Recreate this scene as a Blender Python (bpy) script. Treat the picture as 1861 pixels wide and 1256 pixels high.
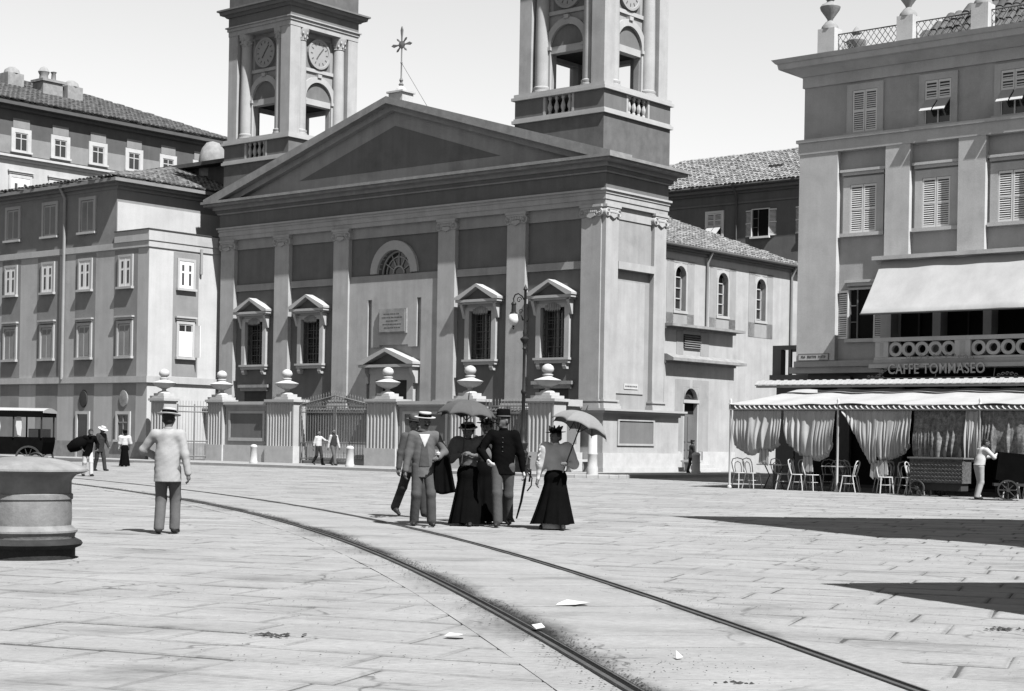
import bpy, math, random
import numpy as np
from mathutils import Matrix, Vector
random.seed(7)
for o in list(bpy.data.objects): bpy.data.objects.remove(o)
SC = bpy.context.scene
COL = SC.collection
rad = math.radians

# ---------------------------------------------------------------- camera
cam = bpy.data.cameras.new('camera')
cam.sensor_width = 36.0; cam.sensor_fit = 'HORIZONTAL'
cam.lens = 58.03
cam.shift_y = 0.0924
cam.clip_start = 0.1; cam.clip_end = 2000
camo = bpy.data.objects.new('camera', cam); COL.objects.link(camo)
camo.matrix_world = Matrix.Translation((0, 0, 1.3)) @ Matrix.Rotation(rad(90), 4, 'X') @ Matrix.Rotation(rad(1.0), 4, 'Z')
SC.camera = camo

# ---------------------------------------------------------------- sky and sun
SUN_EL = rad(54.0)
SUN_H = Vector((0.575, -0.818)).normalized()       # horizontal direction towards the sun
W = bpy.data.worlds.new('World'); SC.world = W; W.use_nodes = True
wn = W.node_tree.nodes; wl = W.node_tree.links
bg = wn['Background']
sky = wn.new('ShaderNodeTexSky'); sky.sky_type = 'NISHITA'; sky.sun_disc = False
sky.sun_elevation = SUN_EL
sky.sun_rotation = math.atan2(SUN_H.x, SUN_H.y)
sky.air_density = 1.0; sky.dust_density = 0.0; sky.ozone_density = 1.0
sep = wn.new('ShaderNodeSeparateColor')          # a black and white plate: an old blue-sensitive one
wl.new(sky.outputs['Color'], sep.inputs['Color'])
wl.new(sep.outputs['Blue'], bg.inputs['Color'])
bg.inputs['Strength'].default_value = 0.05
sl = bpy.data.lights.new('sun', 'SUN'); sl.energy = 5.0; sl.angle = rad(0.5); sl.color = (1, 1, 1)
slo = bpy.data.objects.new('sun', sl); COL.objects.link(slo)
sd = Vector((SUN_H.x*math.cos(SUN_EL), SUN_H.y*math.cos(SUN_EL), math.sin(SUN_EL)))
slo.rotation_euler = sd.to_track_quat('Z', 'Y').to_euler()
slo.location = (20, -20, 40)
vs = SC.view_settings
vs.view_transform = 'Standard'; vs.look = 'None'; vs.gamma = 1.0; vs.use_curve_mapping = False
vs.exposure = 1.6

# ---------------------------------------------------------------- town grid: every building here is parallel
ANG = rad(-40.0)
ORG = Vector((3.5208, 65.0))                     # front right corner of the church
E1 = Vector((math.cos(ANG), math.sin(ANG))); E2 = Vector((-math.sin(ANG), math.cos(ANG)))
def gw(x, y, z=0.0):
    p = ORG + E1*x + E2*y
    return (p.x, p.y, z)

# ---------------------------------------------------------------- materials (a monochrome plate: greys only)
MATS = {}
ALB = 0.76          # plate speed: the exposure above is set for the bright sky
def mat(name, v, var=0.16, scale=1.2, streak=0.0, rough=0.9, bump=0.15, bscale=30.0, fine=0.10, metal=0.0, spec=0.12, rnd=0.0, blot=0.0, pits=0.0, stretch=None, rot=0.0):
    if name in MATS: return MATS[name]
    m = bpy.data.materials.new(name); m.use_nodes = True
    nt = m.node_tree; n = nt.nodes; l = nt.links
    b = n['Principled BSDF']
    b.inputs['Roughness'].default_value = rough
    b.inputs['Metallic'].default_value = metal
    b.inputs['Specular IOR Level'].default_value = spec
    geo = n.new('ShaderNodeNewGeometry')
    def noise(sc, det, vec=None):
        t = n.new('ShaderNodeTexNoise'); t.inputs['Scale'].default_value = sc; t.inputs['Detail'].default_value = det
        t.inputs['Roughness'].default_value = 0.62
        l.new(vec or geo.outputs['Position'], t.inputs['Vector'])
        return t.outputs['Fac']
    def m2(op, a, bb):
        q = n.new('ShaderNodeMath'); q.operation = op
        for i, s in enumerate((a, bb)):
            if isinstance(s, (int, float)): q.inputs[i].default_value = s
            else: l.new(s, q.inputs[i])
        return q.outputs[0]
    def around(fac, amp): return m2('ADD', m2('MULTIPLY', m2('SUBTRACT', fac, 0.5), amp*3.2), 1.0)
    vec = None
    if stretch:
        mp = n.new('ShaderNodeMapping'); mp.inputs['Scale'].default_value = stretch; mp.inputs['Rotation'].default_value = (0, 0, rot)
        l.new(geo.outputs['Position'], mp.inputs['Vector']); vec = mp.outputs[0]
    val = around(noise(scale, 5, vec), var)
    if fine: val = m2('MULTIPLY', val, around(noise(bscale, 3, vec), fine))
    if streak:
        mp = n.new('ShaderNodeMapping'); mp.inputs['Scale'].default_value = (3.5, 3.5, 0.22)
        l.new(geo.outputs['Position'], mp.inputs['Vector'])
        val = m2('MULTIPLY', val, around(noise(1.0, 4, mp.outputs[0]), streak))
    if blot:
        bl = noise(.55, 6, vec); rp = n.new('ShaderNodeMapRange'); rp.inputs[1].default_value = .56; rp.inputs[2].default_value = .74; rp.inputs[3].default_value = 1.0; rp.inputs[4].default_value = 1-blot
        l.new(bl, rp.inputs[0]); val = m2('MULTIPLY', val, rp.outputs[0])
    if rnd:
        val = m2('MULTIPLY', val, m2('ADD', m2('MULTIPLY', geo.outputs['Random Per Island'], rnd), 1-rnd/2))
    if pits:
        at = n.new('ShaderNodeAttribute'); at.attribute_name = 'edge'
        ed = m2('MULTIPLY', at.outputs['Fac'], m2('SUBTRACT', m2('MULTIPLY', noise(3.1, 6), 2.6), .75)); ed = m2('MINIMUM', m2('MAXIMUM', ed, 0), 1)
        val = m2('MULTIPLY', val, m2('SUBTRACT', 1.0, m2('MULTIPLY', ed, pits)))
        for sc_, lo_, hi_, dk in ((34, .64, .74, .45), (7, .66, .80, .35)):
            rp = n.new('ShaderNodeMapRange'); rp.inputs[1].default_value = lo_; rp.inputs[2].default_value = hi_; rp.inputs[3].default_value = 1.0; rp.inputs[4].default_value = 1-dk
            l.new(noise(sc_, 4), rp.inputs[0]); val = m2('MULTIPLY', val, rp.outputs[0])
        vo = n.new('ShaderNodeTexVoronoi'); vo.feature = 'DISTANCE_TO_EDGE'; vo.inputs['Scale'].default_value = .85
        wp = n.new('ShaderNodeVectorMath'); wp.operation = 'MULTIPLY_ADD'; wt = n.new('ShaderNodeTexNoise'); wt.inputs['Scale'].default_value = 2.2; wt.inputs['Detail'].default_value = 5
        l.new(geo.outputs['Position'], wt.inputs['Vector']); l.new(wt.outputs['Color'], wp.inputs[0]); wp.inputs[1].default_value = (.5, .5, .5); l.new(geo.outputs['Position'], wp.inputs[2]); l.new(wp.outputs[0], vo.inputs['Vector'])
        ck = n.new('ShaderNodeMapRange'); ck.inputs[1].default_value = 0.004; ck.inputs[2].default_value = .020; ck.inputs[3].default_value = 1.0; ck.inputs[4].default_value = 0.0; l.new(vo.outputs['Distance'], ck.inputs[0])
        mk = n.new('ShaderNodeMapRange'); mk.inputs[1].default_value = .52; mk.inputs[2].default_value = .62; l.new(noise(.8, 3), mk.inputs[0])
        val = m2('MULTIPLY', val, m2('SUBTRACT', 1.0, m2('MULTIPLY', m2('MULTIPLY', ck.outputs[0], mk.outputs[0]), .5)))
    val = m2('MULTIPLY', val, v*ALB)
    val = m2('MAXIMUM', val, v*ALB*0.2)
    cc = n.new('ShaderNodeCombineColor')
    for i in range(3): l.new(val, cc.inputs[i])
    l.new(cc.outputs[0], b.inputs['Base Color'])
    if bump:
        bp = n.new('ShaderNodeBump'); bp.inputs['Strength'].default_value = bump; bp.inputs['Distance'].default_value = 0.02
        l.new(noise(bscale, 3, vec), bp.inputs['Height']); l.new(bp.outputs[0], b.inputs['Normal'])
    MATS[name] = m
    return m
def glassmat(name, v):
    m = mat(name, v, var=0.3, scale=0.8, rough=0.08, bump=0.03, bscale=2.5, fine=0, spec=0.5)
    return m
# stucco and stone
mat('stucco_light', 0.27, blot=.22, var=.16, streak=.12)
mat('stucco_mid', 0.215, blot=.22, var=.16, streak=.12)
mat('stucco_panel', 0.105, blot=.22, var=.16, streak=.12)
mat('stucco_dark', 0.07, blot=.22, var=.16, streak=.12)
mat('stucco_dim', 0.12, blot=.22, var=.14, streak=.10)
mat('tower_block', 0.09, var=.28, scale=2.0, streak=.12)
mat('stone_trim', 0.285, var=.14, streak=.05)
mat('stone_pale', 0.34, var=.16, scale=2.5, streak=.05)
mat('stone_worn', 0.19, var=.34, scale=3.0, streak=.10, bump=.3)
mat('cornice_stone', 0.17, var=.30, scale=2.2, streak=.12)
mat('house_light', 0.3, blot=.22, var=.16, scale=.5, streak=.10)
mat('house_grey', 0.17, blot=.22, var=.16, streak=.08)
mat('house_panel', 0.12, var=.14, streak=.08)
mat('cafe_wall', 0.29, blot=.22, var=.16, streak=.08)
mat('cafe_light', 0.35, blot=.22, var=.16, streak=.08)
mat('roof_tile', 0.145, rnd=.7, var=.5, scale=4.0, bump=.3, bscale=20)
mat('roof_dark', 0.07, rnd=.5, var=.4, scale=3.0)
mat('wood_dark', 0.035, var=.3, streak=.2)
mat('wood_grey', 0.1, var=.2, streak=.2)
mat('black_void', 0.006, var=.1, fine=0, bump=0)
mat('shutter', 0.52, var=.08, fine=.04, bump=.05)
mat('shutter_gap', 0.05, var=.1, bump=0)
mat('sash', 0.3, var=.06, fine=.03, bump=0)
glassmat('glass', 0.02)
mat('iron', 0.022, var=.3, rough=.5, metal=.3, bump=.1)
mat('iron_grey', 0.06, var=.3, rough=.6, metal=.2)
mat('pipe', 0.22, var=.15, rough=.6, streak=.1)
mat('pipe_dark', 0.07, var=.2, rough=.6)
mat('globe', 0.5, var=.02, fine=0, rough=.25, bump=0)
mat('canvas_white', 0.27, var=.10, scale=1.6, streak=.09, bump=.05, bscale=60)
mat('curtain', 0.28, var=.14, scale=2.0, streak=.12, bump=.1, bscale=120)
mat('lace', 0.14, var=.8, scale=9.0, fine=.5, bscale=26, bump=.1)
mat('chair_paint', 0.36, var=.06, rough=.5, bump=0)
mat('wicker', 0.07, var=.6, scale=14, fine=.5, bscale=50)
mat('paper', 0.36, var=.05, bump=0)
mat('dung', 0.03, var=.4, scale=20)
mat('slab', 0.192, var=.22, scale=.8, fine=.18, bscale=13, bump=.5, rnd=.22, blot=.42, pits=.42, stretch=(1.0, 1.9, 1.0), rot=rad(20))
mat('joint', 0.055, var=.3, scale=3)
mat('kerb_stone', 0.24, var=.14, scale=2, fine=.1, rnd=.1)
mat('pavement', 0.2, var=.12, scale=1.5)
mat('rail_iron', 0.07, var=.4, scale=6, rough=.55, metal=.3)
mat('groove', 0.004, var=.3, bump=0)
mat('clock', 0.22, var=.1, bump=0)
mat('mark', 0.07, var=.2, bump=0)
mat('gate_iron', 0.13, var=.3, rough=.7)
mat('house_sunlit', 0.34, var=.14, scale=.7, streak=.08)  # lit copy of the house wall: sunlight put into a paler colour
mat('bollard_stone', 0.15, blot=.5, var=.45, scale=2.2, streak=.25, bump=.35, fine=.10, bscale=12)
mat('bollard_base', 0.02, var=.5, scale=5, bump=.4)
mat('cross_metal', 0.13, var=.2, rough=.6)
mat('roof_mid', 0.10, rnd=.7, var=.5, scale=4)
# clothing, skin
mat('skin', 0.085, var=.05, fine=.03, bump=0, rough=.6)
mat('hair', 0.015, var=.3, fine=.2, rough=.6, bump=.2, bscale=80)
mat('black_cloth', 0.004, var=.3, scale=5, fine=.2, bump=.1, bscale=60, rough=1.0, spec=0.0)
mat('dark_cloth', 0.022, var=.25, scale=5, fine=.2, bump=.1, bscale=60, spec=.15)
mat('grey_cloth', 0.05, var=.2, scale=5, fine=.12, bump=.15, bscale=50, spec=.1)
mat('mid_cloth', 0.078, var=.18, scale=5, fine=.12, bump=.15, bscale=50, spec=.1)
mat('pale_cloth', 0.23, var=.10, scale=4, fine=.06, bump=.12, bscale=40, spec=.1)
mat('white_cloth', 0.34, var=.06, scale=5, fine=.04, bump=.08, bscale=50, spec=.1)
mat('straw', 0.34, var=.06, fine=.1, bscale=90)
mat('leather', 0.02, var=.2, rough=.4)
mat('parasol_dark', 0.06, var=.10, scale=3, bump=.03)
mat('parasol_grey', 0.15, var=.08, scale=3, bump=.03)

# ---------------------------------------------------------------- mesh builder
class MB:
    def __init__(s): s.v = []; s.f = []
    def mark(s): return len(s.v)
    def xf(s, M, start=0):
        for i in range(start, len(s.v)):
            s.v[i] = tuple(M @ Vector(s.v[i]))
        return s
    def add(s, vs_, fs):
        b = len(s.v); s.v += [tuple(p) for p in vs_]; s.f += [tuple(b+i for i in q) for q in fs]; return s
    def box(s, x0, x1, y0, y1, z0, z1):
        if x0 > x1: x0, x1 = x1, x0
        if y0 > y1: y0, y1 = y1, y0
        if z0 > z1: z0, z1 = z1, z0
        return s.add([(x0,y0,z0),(x1,y0,z0),(x1,y1,z0),(x0,y1,z0),(x0,y0,z1),(x1,y0,z1),(x1,y1,z1),(x0,y1,z1)],
              [(0,3,2,1),(4,5,6,7),(0,1,5,4),(1,2,6,5),(2,3,7,6),(3,0,4,7)])
    def prism(s, poly, lo, hi, ax):
        # poly of (a,b); ax 'y': (x,z) extruded along y; 'x': (y,z) along x; 'z': (x,y) along z
        def pt(p, h): return {'y': (p[0], h, p[1]), 'x': (h, p[0], p[1]), 'z': (p[0], p[1], h)}[ax]
        n = len(poly)
        v = [pt(p, lo) for p in poly] + [pt(p, hi) for p in poly]
        f = [tuple(range(n)), tuple(range(2*n-1, n-1, -1))] + [(i, i+n, (i+1) % n+n, (i+1) % n) for i in range(n)]
        return s.add(v, f)
    def lathe(s, prof, c=(0,0), n=16, a0=0.0, a1=2*math.pi):
        full = abs(a1-a0-2*math.pi) < 1e-6
        m = n if full else n+1
        v = []
        for r, z in prof:
            for i in range(m):
                t = a0+(a1-a0)*i/n
                v.append((c[0]+r*math.cos(t), c[1]+r*math.sin(t), z))
        f = []
        for j in range(len(prof)-1):
            for i in range(n):
                k = (i+1) % m
                f.append((j*m+i, j*m+k, (j+1)*m+k, (j+1)*m+i))
        f.append(tuple(range(m))[::-1]); f.append(tuple((len(prof)-1)*m+i for i in range(m)))
        return s.add(v, f)
    def tube(s, pts, r, n=8, cap=True):
        pts = [Vector(p) for p in pts]
        rs = r if isinstance(r, (list, tuple)) else [r]*len(pts)
        v = []; up = None
        for i, p in enumerate(pts):
            t = (pts[min(i+1, len(pts)-1)]-pts[max(i-1, 0)])
            if t.length < 1e-9: t = Vector((0, 0, 1))
            t.normalize()
            if up is None: up = Vector((0, 0, 1)) if abs(t.z) < .9 else Vector((1, 0, 0))
            a = t.cross(up)
            if a.length < 1e-6: a = t.cross(Vector((0, 1, 0)))
            a.normalize(); b = a.cross(t); b.normalize(); up = b
            for k in range(n):
                q = 2*math.pi*k/n
                v.append(p+(a*math.cos(q)+b*math.sin(q))*rs[i])
        f = []
        for i in range(len(pts)-1):
            for k in range(n):
                k2 = (k+1) % n
                f.append((i*n+k, i*n+k2, (i+1)*n+k2, (i+1)*n+k))
        if cap: f.append(tuple(range(n))[::-1]); f.append(tuple((len(pts)-1)*n+k for k in range(n)))
        return s.add(v, f)
    def arch(s, cx, cz, r0, r1, y0, y1, n=16, a0=0.0, a1=math.pi):
        # ring sector in xz, extruded in y
        for i in range(n):
            t0 = a0+(a1-a0)*i/n; t1 = a0+(a1-a0)*(i+1)/n
            s.prism([(cx+r0*math.cos(t0), cz+r0*math.sin(t0)), (cx+r1*math.cos(t0), cz+r1*math.sin(t0)),
                     (cx+r1*math.cos(t1), cz+r1*math.sin(t1)), (cx+r0*math.cos(t1), cz+r0*math.sin(t1))], y0, y1, 'y')
        return s
    def build(s, name, m, parent=None, smooth=False, kind=None, label=None):
        me = bpy.data.meshes.new(name)
        me.from_pydata([tuple(p) for p in s.v], [], s.f); me.update()
        import bmesh
        bm = bmesh.new(); bm.from_mesh(me); bmesh.ops.recalc_face_normals(bm, faces=bm.faces); bm.to_mesh(me); bm.free()
        if smooth:
            me.shade_smooth()
            try: me.set_sharp_from_angle(angle=rad(42))
            except Exception: pass
        me.materials.append(MATS[m] if isinstance(m, str) else m)
        o = bpy.data.objects.new(name, me); COL.objects.link(o)
        if parent is not None: o.parent = parent
        if kind: o['kind'] = kind
        if label: o['label'] = label
        return o
def turn(M_ax, ang, c=(0,0,0)):
    return Matrix.Translation(c) @ Matrix.Rotation(ang, 4, M_ax) @ Matrix.Translation([-q for q in c])
def thing(name, label, cat, loc=(0,0,0), rz=0.0, group=None):
    o = bpy.data.objects.new(name, None); COL.objects.link(o)
    o.location = loc; o.rotation_euler = (0, 0, rz); o.empty_display_size = .3
    o['label'] = label; o['category'] = cat
    if group: o['group'] = group
    return o
def tag(o, label, cat, group=None):
    o['label'] = label; o['category'] = cat
    if group: o['group'] = group
    return o
def dup(root, loc, rz=None, label=None):
    r = root.copy(); COL.objects.link(r); r.location = loc
    if rz is not None: r.rotation_euler = (0, 0, rz)
    if label: r['label'] = label
    for ch in list(root.children):
        c = ch.copy(); COL.objects.link(c); c.parent = r
        for g in list(ch.children):
            d = g.copy(); COL.objects.link(d); d.parent = c
    return r
def place(o, x, y, z=0.0): o.location = gw(x, y, z); o.rotation_euler = (0, 0, ANG); return o
def bx(name, m, par, *args, **kw):
    b = MB()
    for a in (args if isinstance(args[0], (tuple, list)) else (args,)): b.box(*a)
    return b.build(name, m, par, **kw)
# ================================================================ ground
g_ = MB(); g_.add([(-400,-120,-.014),(400,-120,-.014),(400,700,-.014),(-400,700,-.014)], [(0,1,2,3)])
ground = g_.build('ground', 'joint'); ground['kind'] = 'structure'; ground['label'] = 'sunlit piazza paved with large worn stone slabs'

R_ = random.Random(3)
CA = rad(-20); c1 = Vector((math.cos(CA), math.sin(CA))); c2 = Vector((-math.sin(CA), math.cos(CA)))
slabs = []
v = -22.0
while v < 88:
    dv = R_.uniform(.46, .66)
    u = -75 + R_.uniform(0, 1.2)
    while u < 60:
        du = R_.uniform(.65, 1.30)
        c = c1*(u+du/2) + c2*(v+dv/2)
        if 3.5 < c.y < 74 and abs(c.x) < .46*c.y+3.5:
            slabs.append((u, v, du, dv, c))
        u += du
    v += dv
def slab_verts(u, v, du, dv, rr, g=.006):
    gv = rr.choice((.006, .008, .012, .018))
    j = lambda: rr.uniform(-.010, .010)
    cs = [(u+g+j(), v+gv+j()), (u+du-g+j(), v+gv+j()), (u+du-g+j(), v+dv-gv+j()), (u+g+j(), v+dv-gv+j())]
    # add a worn midpoint on the long edges
    pts = [cs[0], ((cs[0][0]+cs[1][0])/2+j()*4, cs[0][1]+j()*.8), cs[1], cs[2], ((cs[2][0]+cs[3][0])/2+j()*4, cs[3][1]+j()*.8), cs[3]]
    h = rr.uniform(-.010, -.003); tx = rr.uniform(-.004, .004); ty = rr.uniform(-.007, .007)
    cu, cv = u+du/2, v+dv/2
    out = []
    for lev, ins in ((.001, .042), (0, .012), (-.006, 0.), (-.03, 0.)):
        for a, b in pts:
            la = a+(cu-a)/abs(cu-a+1e-6)*ins; lb = b+(cv-b)/abs(cv-b+1e-6)*ins
            if abs(cu-a) < ins: la = a
            w = c1*la+c2*lb
            out.append((w.x, w.y, h+lev+tx*(a-cu)+ty*(b-cv)))
    n = 6
    fs = [(0,1,2,3,4,5)]
    for k in range(3):
        for i in range(n):
            fs.append((k*n+i, (k+1)*n+i, (k+1)*n+(i+1) % n, k*n+(i+1) % n))
    return out, fs
def edge_attr(o):
    n = len(o.data.vertices)
    at = o.data.attributes.new('edge', 'FLOAT', 'POINT'); at.data.foreach_set('value', [0. if (k % 24) < 6 else 1. for k in range(n)])
vis = sorted([s for s in slabs if abs(s[4].x) < .325*s[4].y+.6 and s[4].y > 7.6], key=lambda s: s[4].length)
near = set(id(s) for s in vis[:300])
rest = MB()
for s in slabs:
    vv, ff = slab_verts(*s[:4], R_)
    if id(s) in near:
        cx, cy = s[4].x, s[4].y
        b = MB(); b.add([(x-cx, y-cy, z) for x, y, z in vv], ff)
        o = b.build('paving_slab', 'slab', ground); edge_attr(o); o.location = (cx, cy, 0)
    else:
        rest.add(vv, ff)
edge_attr(rest.build('paving', 'slab', ground, kind='stuff'))

# ---------------------------------------------------------------- tram track
TP = np.array([(8.7,1.42),(10.7,1.05),(12.4,.72),(14.6,.24),(18,-.56),(20,-1.10),(23.3,-2.05),(25.6,-2.83),(29,-4.05),(32.5,-5.55),(36,-7.15),(39.3,-8.9),(43,-10.95)])
pc = np.polyfit(TP[:,0], TP[:,1], 4)
ys = np.linspace(3.5, 43, 300); xs = np.polyval(pc, ys)
tx, ty = xs[-1]-xs[-2], ys[-1]-ys[-2]; tl = math.hypot(tx, ty); th = math.atan2(ty, tx)
px, py = xs[-1], ys[-1]; ex, ey = [], []
for k in range(90):
    th += .0065; px += .35*math.cos(th); py += .35*math.sin(th); ex.append(px); ey.append(py)
xs = np.concatenate([xs, ex]); ys = np.concatenate([ys, ey])
ds = np.concatenate([[0], np.cumsum(np.hypot(np.diff(xs), np.diff(ys)))])
def track(sv):
    x = float(np.interp(sv, ds, xs)); y = float(np.interp(sv, ds, ys))
    x2 = float(np.interp(sv+.05, ds, xs)); y2 = float(np.interp(sv+.05, ds, ys))
    t = Vector((x2-x, y2-y)).normalized()
    return Vector((x, y)), t, Vector((t.y, -t.x))      # point, forward, right
LEN = ds[-1]-.2
GA = .765
def strip(o0, o1, z0, z1, s0, s1, step=.5, wob=0):
    b = MB(); n = max(1, int(round((s1-s0)/step))); vv = []
    for i in range(n+1):
        p, t, r = track(s0+(s1-s0)*i/n)
        for off, z in ((o0, z0), (o0, z1), (o1, z1), (o1, z0)):
            q = p+r*off; vv.append((q.x, q.y, z))
    fs = []
    for i in range(n):
        for k in range(3):
            fs.append((i*4+k, i*4+k+1, (i+1)*4+k+1, (i+1)*4+k))
    fs.append((0, 1, 2, 3)); fs.append((n*4+3, n*4+2, n*4+1, n*4))
    return b.add(vv, fs)
sv = 0.0; k = 0
while sv < LEN-1.2:
    L_ = R_.uniform(.5, .8)
    for (a, b_) in ((-GA+.055, GA-.055),):
        h = R_.uniform(.002, .006)
        strip(a+.004, b_-.004, -.02, h, sv+.006, sv+L_-.006, .4).build('track_slab', 'slab', ground)
    k += 1; sv += L_
for side in (-1, 1):
    sv = R_.uniform(0, .5)
    while sv < LEN-2.2:
        L_ = R_.uniform(.8, 1.5)
        h = R_.uniform(-.003, -.001)
        a, b_ = sorted((side*(GA+.035), side*(GA+.40)))
        strip(a, b_, -.02, h, sv+.006, sv+L_-.006, .4).build('track_slab', 'slab', ground)
        sv += L_
for side, lab in ((1, 'black grooved tram rail curving across the piazza, nearer the cafe'), (-1, 'dirt-clogged tram rail curving across the piazza, nearer the round stone bollard')):
    t = thing('tram_rail', lab, 'rail', (0, 0, 0))
    o = side*GA
    strip(o-.055, o-.024, -.01, .015, 0, LEN).build('rail_head', 'rail_iron', t)
    strip(o-.024, o+.020, -.03, .0085, 0, LEN).build('groove', 'groove', t)
    strip(o+.020, o+.034, -.01, .014, 0, LEN).build('rail_lip', 'rail_iron', t)

# ---------------------------------------------------------------- film of trodden grime along the rails
gm = bpy.data.materials.new('grime_film'); gm.use_nodes = True
_n = gm.node_tree.nodes; _l = gm.node_tree.links; _b = _n['Principled BSDF']; _b.inputs['Base Color'].default_value = (.014, .014, .014, 1); _b.inputs['Roughness'].default_value = 1; _b.inputs['Specular IOR Level'].default_value = 0
_a = _n.new('ShaderNodeAttribute'); _a.attribute_name = 'fall'
_g = _n.new('ShaderNodeNewGeometry'); _t = _n.new('ShaderNodeTexNoise'); _t.inputs['Scale'].default_value = 9; _t.inputs['Detail'].default_value = 9; _t.inputs['Roughness'].default_value = .78
_l.new(_g.outputs['Position'], _t.inputs['Vector'])
_q = _n.new('ShaderNodeMath'); _q.operation = 'ADD'; _l.new(_t.outputs['Fac'], _q.inputs[0]); _l.new(_a.outputs['Fac'], _q.inputs[1])
_r = _n.new('ShaderNodeMapRange'); _r.inputs[1].default_value = .74; _r.inputs[2].default_value = 1.5; _r.inputs[4].default_value = .85; _l.new(_q.outputs[0], _r.inputs[0]); _l.new(_r.outputs[0], _b.inputs['Alpha'])
MATS['grime_film'] = gm
def film(profile, s0, s1, z, nm, par, wob):
    vv = []; at = []; n = int((s1-s0)/.15); m = len(profile); rr = random.Random(17)
    for i in range(n+1):
        sv = s0+(s1-s0)*i/n; p, t, r = track(sv); w_ = 1+wob*(math.sin(sv*1.7)+.7*math.sin(sv*.63+2)+.5*math.sin(sv*4.1))
        for off, fa in profile:
            q = p+r*(profile[0][0] if False else off*1.0 if abs(off) < 1e-6 else off); vv.append((q.x, q.y, z)); at.append(max(0, fa*w_) if fa else 0)
    o = MB().add(vv, [(i*m+k, (i+1)*m+k, (i+1)*m+k+1, i*m+k+1) for i in range(n) for k in range(m-1)]).build(nm, 'grime_film', par)
    a_ = o.data.attributes.new('fall', 'FLOAT', 'POINT'); a_.data.foreach_set('value', at)
    o['kind'] = 'stuff'
    return o
film([(-GA-.75, 0), (-GA-.45, .18), (-GA-.15, .30), (-GA-.04, .36), (-GA+.03, .78), (-GA+.09, .62), (-GA+.18, .34), (-GA+.36, .16), (-GA+.6, 0)], .5, 34, .0125, 'rail_grime', ground, .28)
film([(GA-.40, 0), (GA-.12, .22), (GA-.03, .34), (GA+.06, .30), (GA+.25, .12), (GA+.5, 0)], .5, 34, .0128, 'rail_grime', ground, .3)

# ---------------------------------------------------------------- dirt along the rail and straw on the paving
def crumbs(name, spots, m, seed, label):
    rr = random.Random(seed); b = MB()
    for (x, y, z, s) in spots:
        a = rr.uniform(0, 6.28); n = rr.choice((4, 5)); e = rr.uniform(.4, 1.0)
        ring = []
        for i in range(n):
            q = 2*math.pi*i/n
            dx, dy = s*math.cos(q)*rr.uniform(.7, 1.2), s*e*math.sin(q)*rr.uniform(.6, 1.2)
            ring.append((x+dx*math.cos(a)-dy*math.sin(a), y+dx*math.sin(a)+dy*math.cos(a), z))
        b.add(ring+[(x, y, z+s*rr.uniform(.15, .5))], [(i, (i+1) % n, n) for i in range(n)])
    o = b.build(name, m); o['kind'] = 'stuff'; o['label'] = label; return o
rr = random.Random(11); sp = []
for i in range(16000):
    sv = rr.uniform(0, LEN*.62); p, t, r = track(sv)
    dens = .25+.75*abs(math.sin(sv*.8)+.6*math.sin(sv*2.1+1))
    if rr.random() > dens: continue
    off = -GA+.02+abs(rr.gauss(0, .08))*(.5+.7*abs(math.sin(sv*.55+.4)))
    if rr.random() < .15: off = -GA-.05-abs(rr.gauss(0, .10))
    q = p+r*off
    sp.append((q.x, q.y, .010, rr.uniform(.003, .011)*(1.6 if rr.random() < .06 else 1)))
crumbs('rail_dirt', sp, 'dung', 5, 'dark dirt and sweepings banked along the tram rail')
sp = []
for cx, cy, sx, sy, n in ((3.2,22.5,1.5,.7,260),(4.6,19.5,2.2,1.0,220),(1.9,25.5,1.4,.5,120),(5.5,26.5,3.0,.35,160),(-1.5,9.6,2.5,.8,160),(-2.6,13,2.6,1.5,160),(1.0,9.6,.5,.7,160),(1.6,13.8,.8,1.6,180),(3.6,9.8,.6,1.2,140),(3.1,12.2,.8,1.4,120),(-.2,13,6,4,260),(0,18,7,5,200),(-2.2,29,2.5,.5,120),(2,33,6,2,160)):
    for i in range(n): sp.append((rr.gauss(cx, sx*.6), rr.gauss(cy, sy*.6), .004, rr.uniform(.003, .009)))
crumbs('paving_litter', sp, 'dung', 8, 'bits of straw and dung scattered over the paving')
for (x, y, n, s, lab) in ((-1.53, 10.75, 34, .045, 'clump of dung on slabs left of the torn paper'), (-2.15, 27.0, 16, .07, 'clump of dung behind the tram rails, left of the walkers'), (3.55, 11.85, 22, .045, 'clump of dung right of the black tram rail'), (1.25, 8.95, 14, .03, 'small dung clump between the tram rails near the frame bottom'), (-1.25, 24.2, 12, .05, 'dung clump on slabs before the man in the vest')):
    sp = [(rr.gauss(x, s*1.4)-x, rr.gauss(y, s*1.0)-y, .006, rr.uniform(.3, .8)*s) for i in range(n)]
    o = crumbs('dung_clump', sp, 'dung', 21, lab); o.location = (x, y, 0); del o['kind']; tag(o, lab, 'dung', 'dung clumps on the paving')
def scrap(pts, x, y, rz, lab):
    b = MB(); n = len(pts)
    up = [(a, c, .012+.02*h) for a, c, h in pts]; dn = [(a, c, .009+.02*h) for a, c, h in pts]
    b.add(up+dn, [tuple(range(n)), tuple(range(2*n-1, n-1, -1))]+[(i, i+n, (i+1) % n+n, (i+1) % n) for i in range(n)])
    o = b.build('paper_scrap', 'paper'); o.location = (x, y, 0); o.rotation_euler = (0, 0, rz)
    tag(o, lab, 'paper', 'paper scraps on the paving')
scrap([(-.13,-.06,0),(.02,-.09,.4),(.14,-.05,1.2),(.12,.06,.6),(-.02,.09,1.5),(-.10,.04,.3)], .49, 13.04, .1, 'larger white paper scrap lying between the tram rails')
scrap([(-.07,-.03,0),(.03,-.05,.5),(.075,-.01,1),(.05,.05,.4),(-.05,.05,.8)], -.35, 10.81, -.2, 'torn white paper left of the dirty tram rail')
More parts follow.
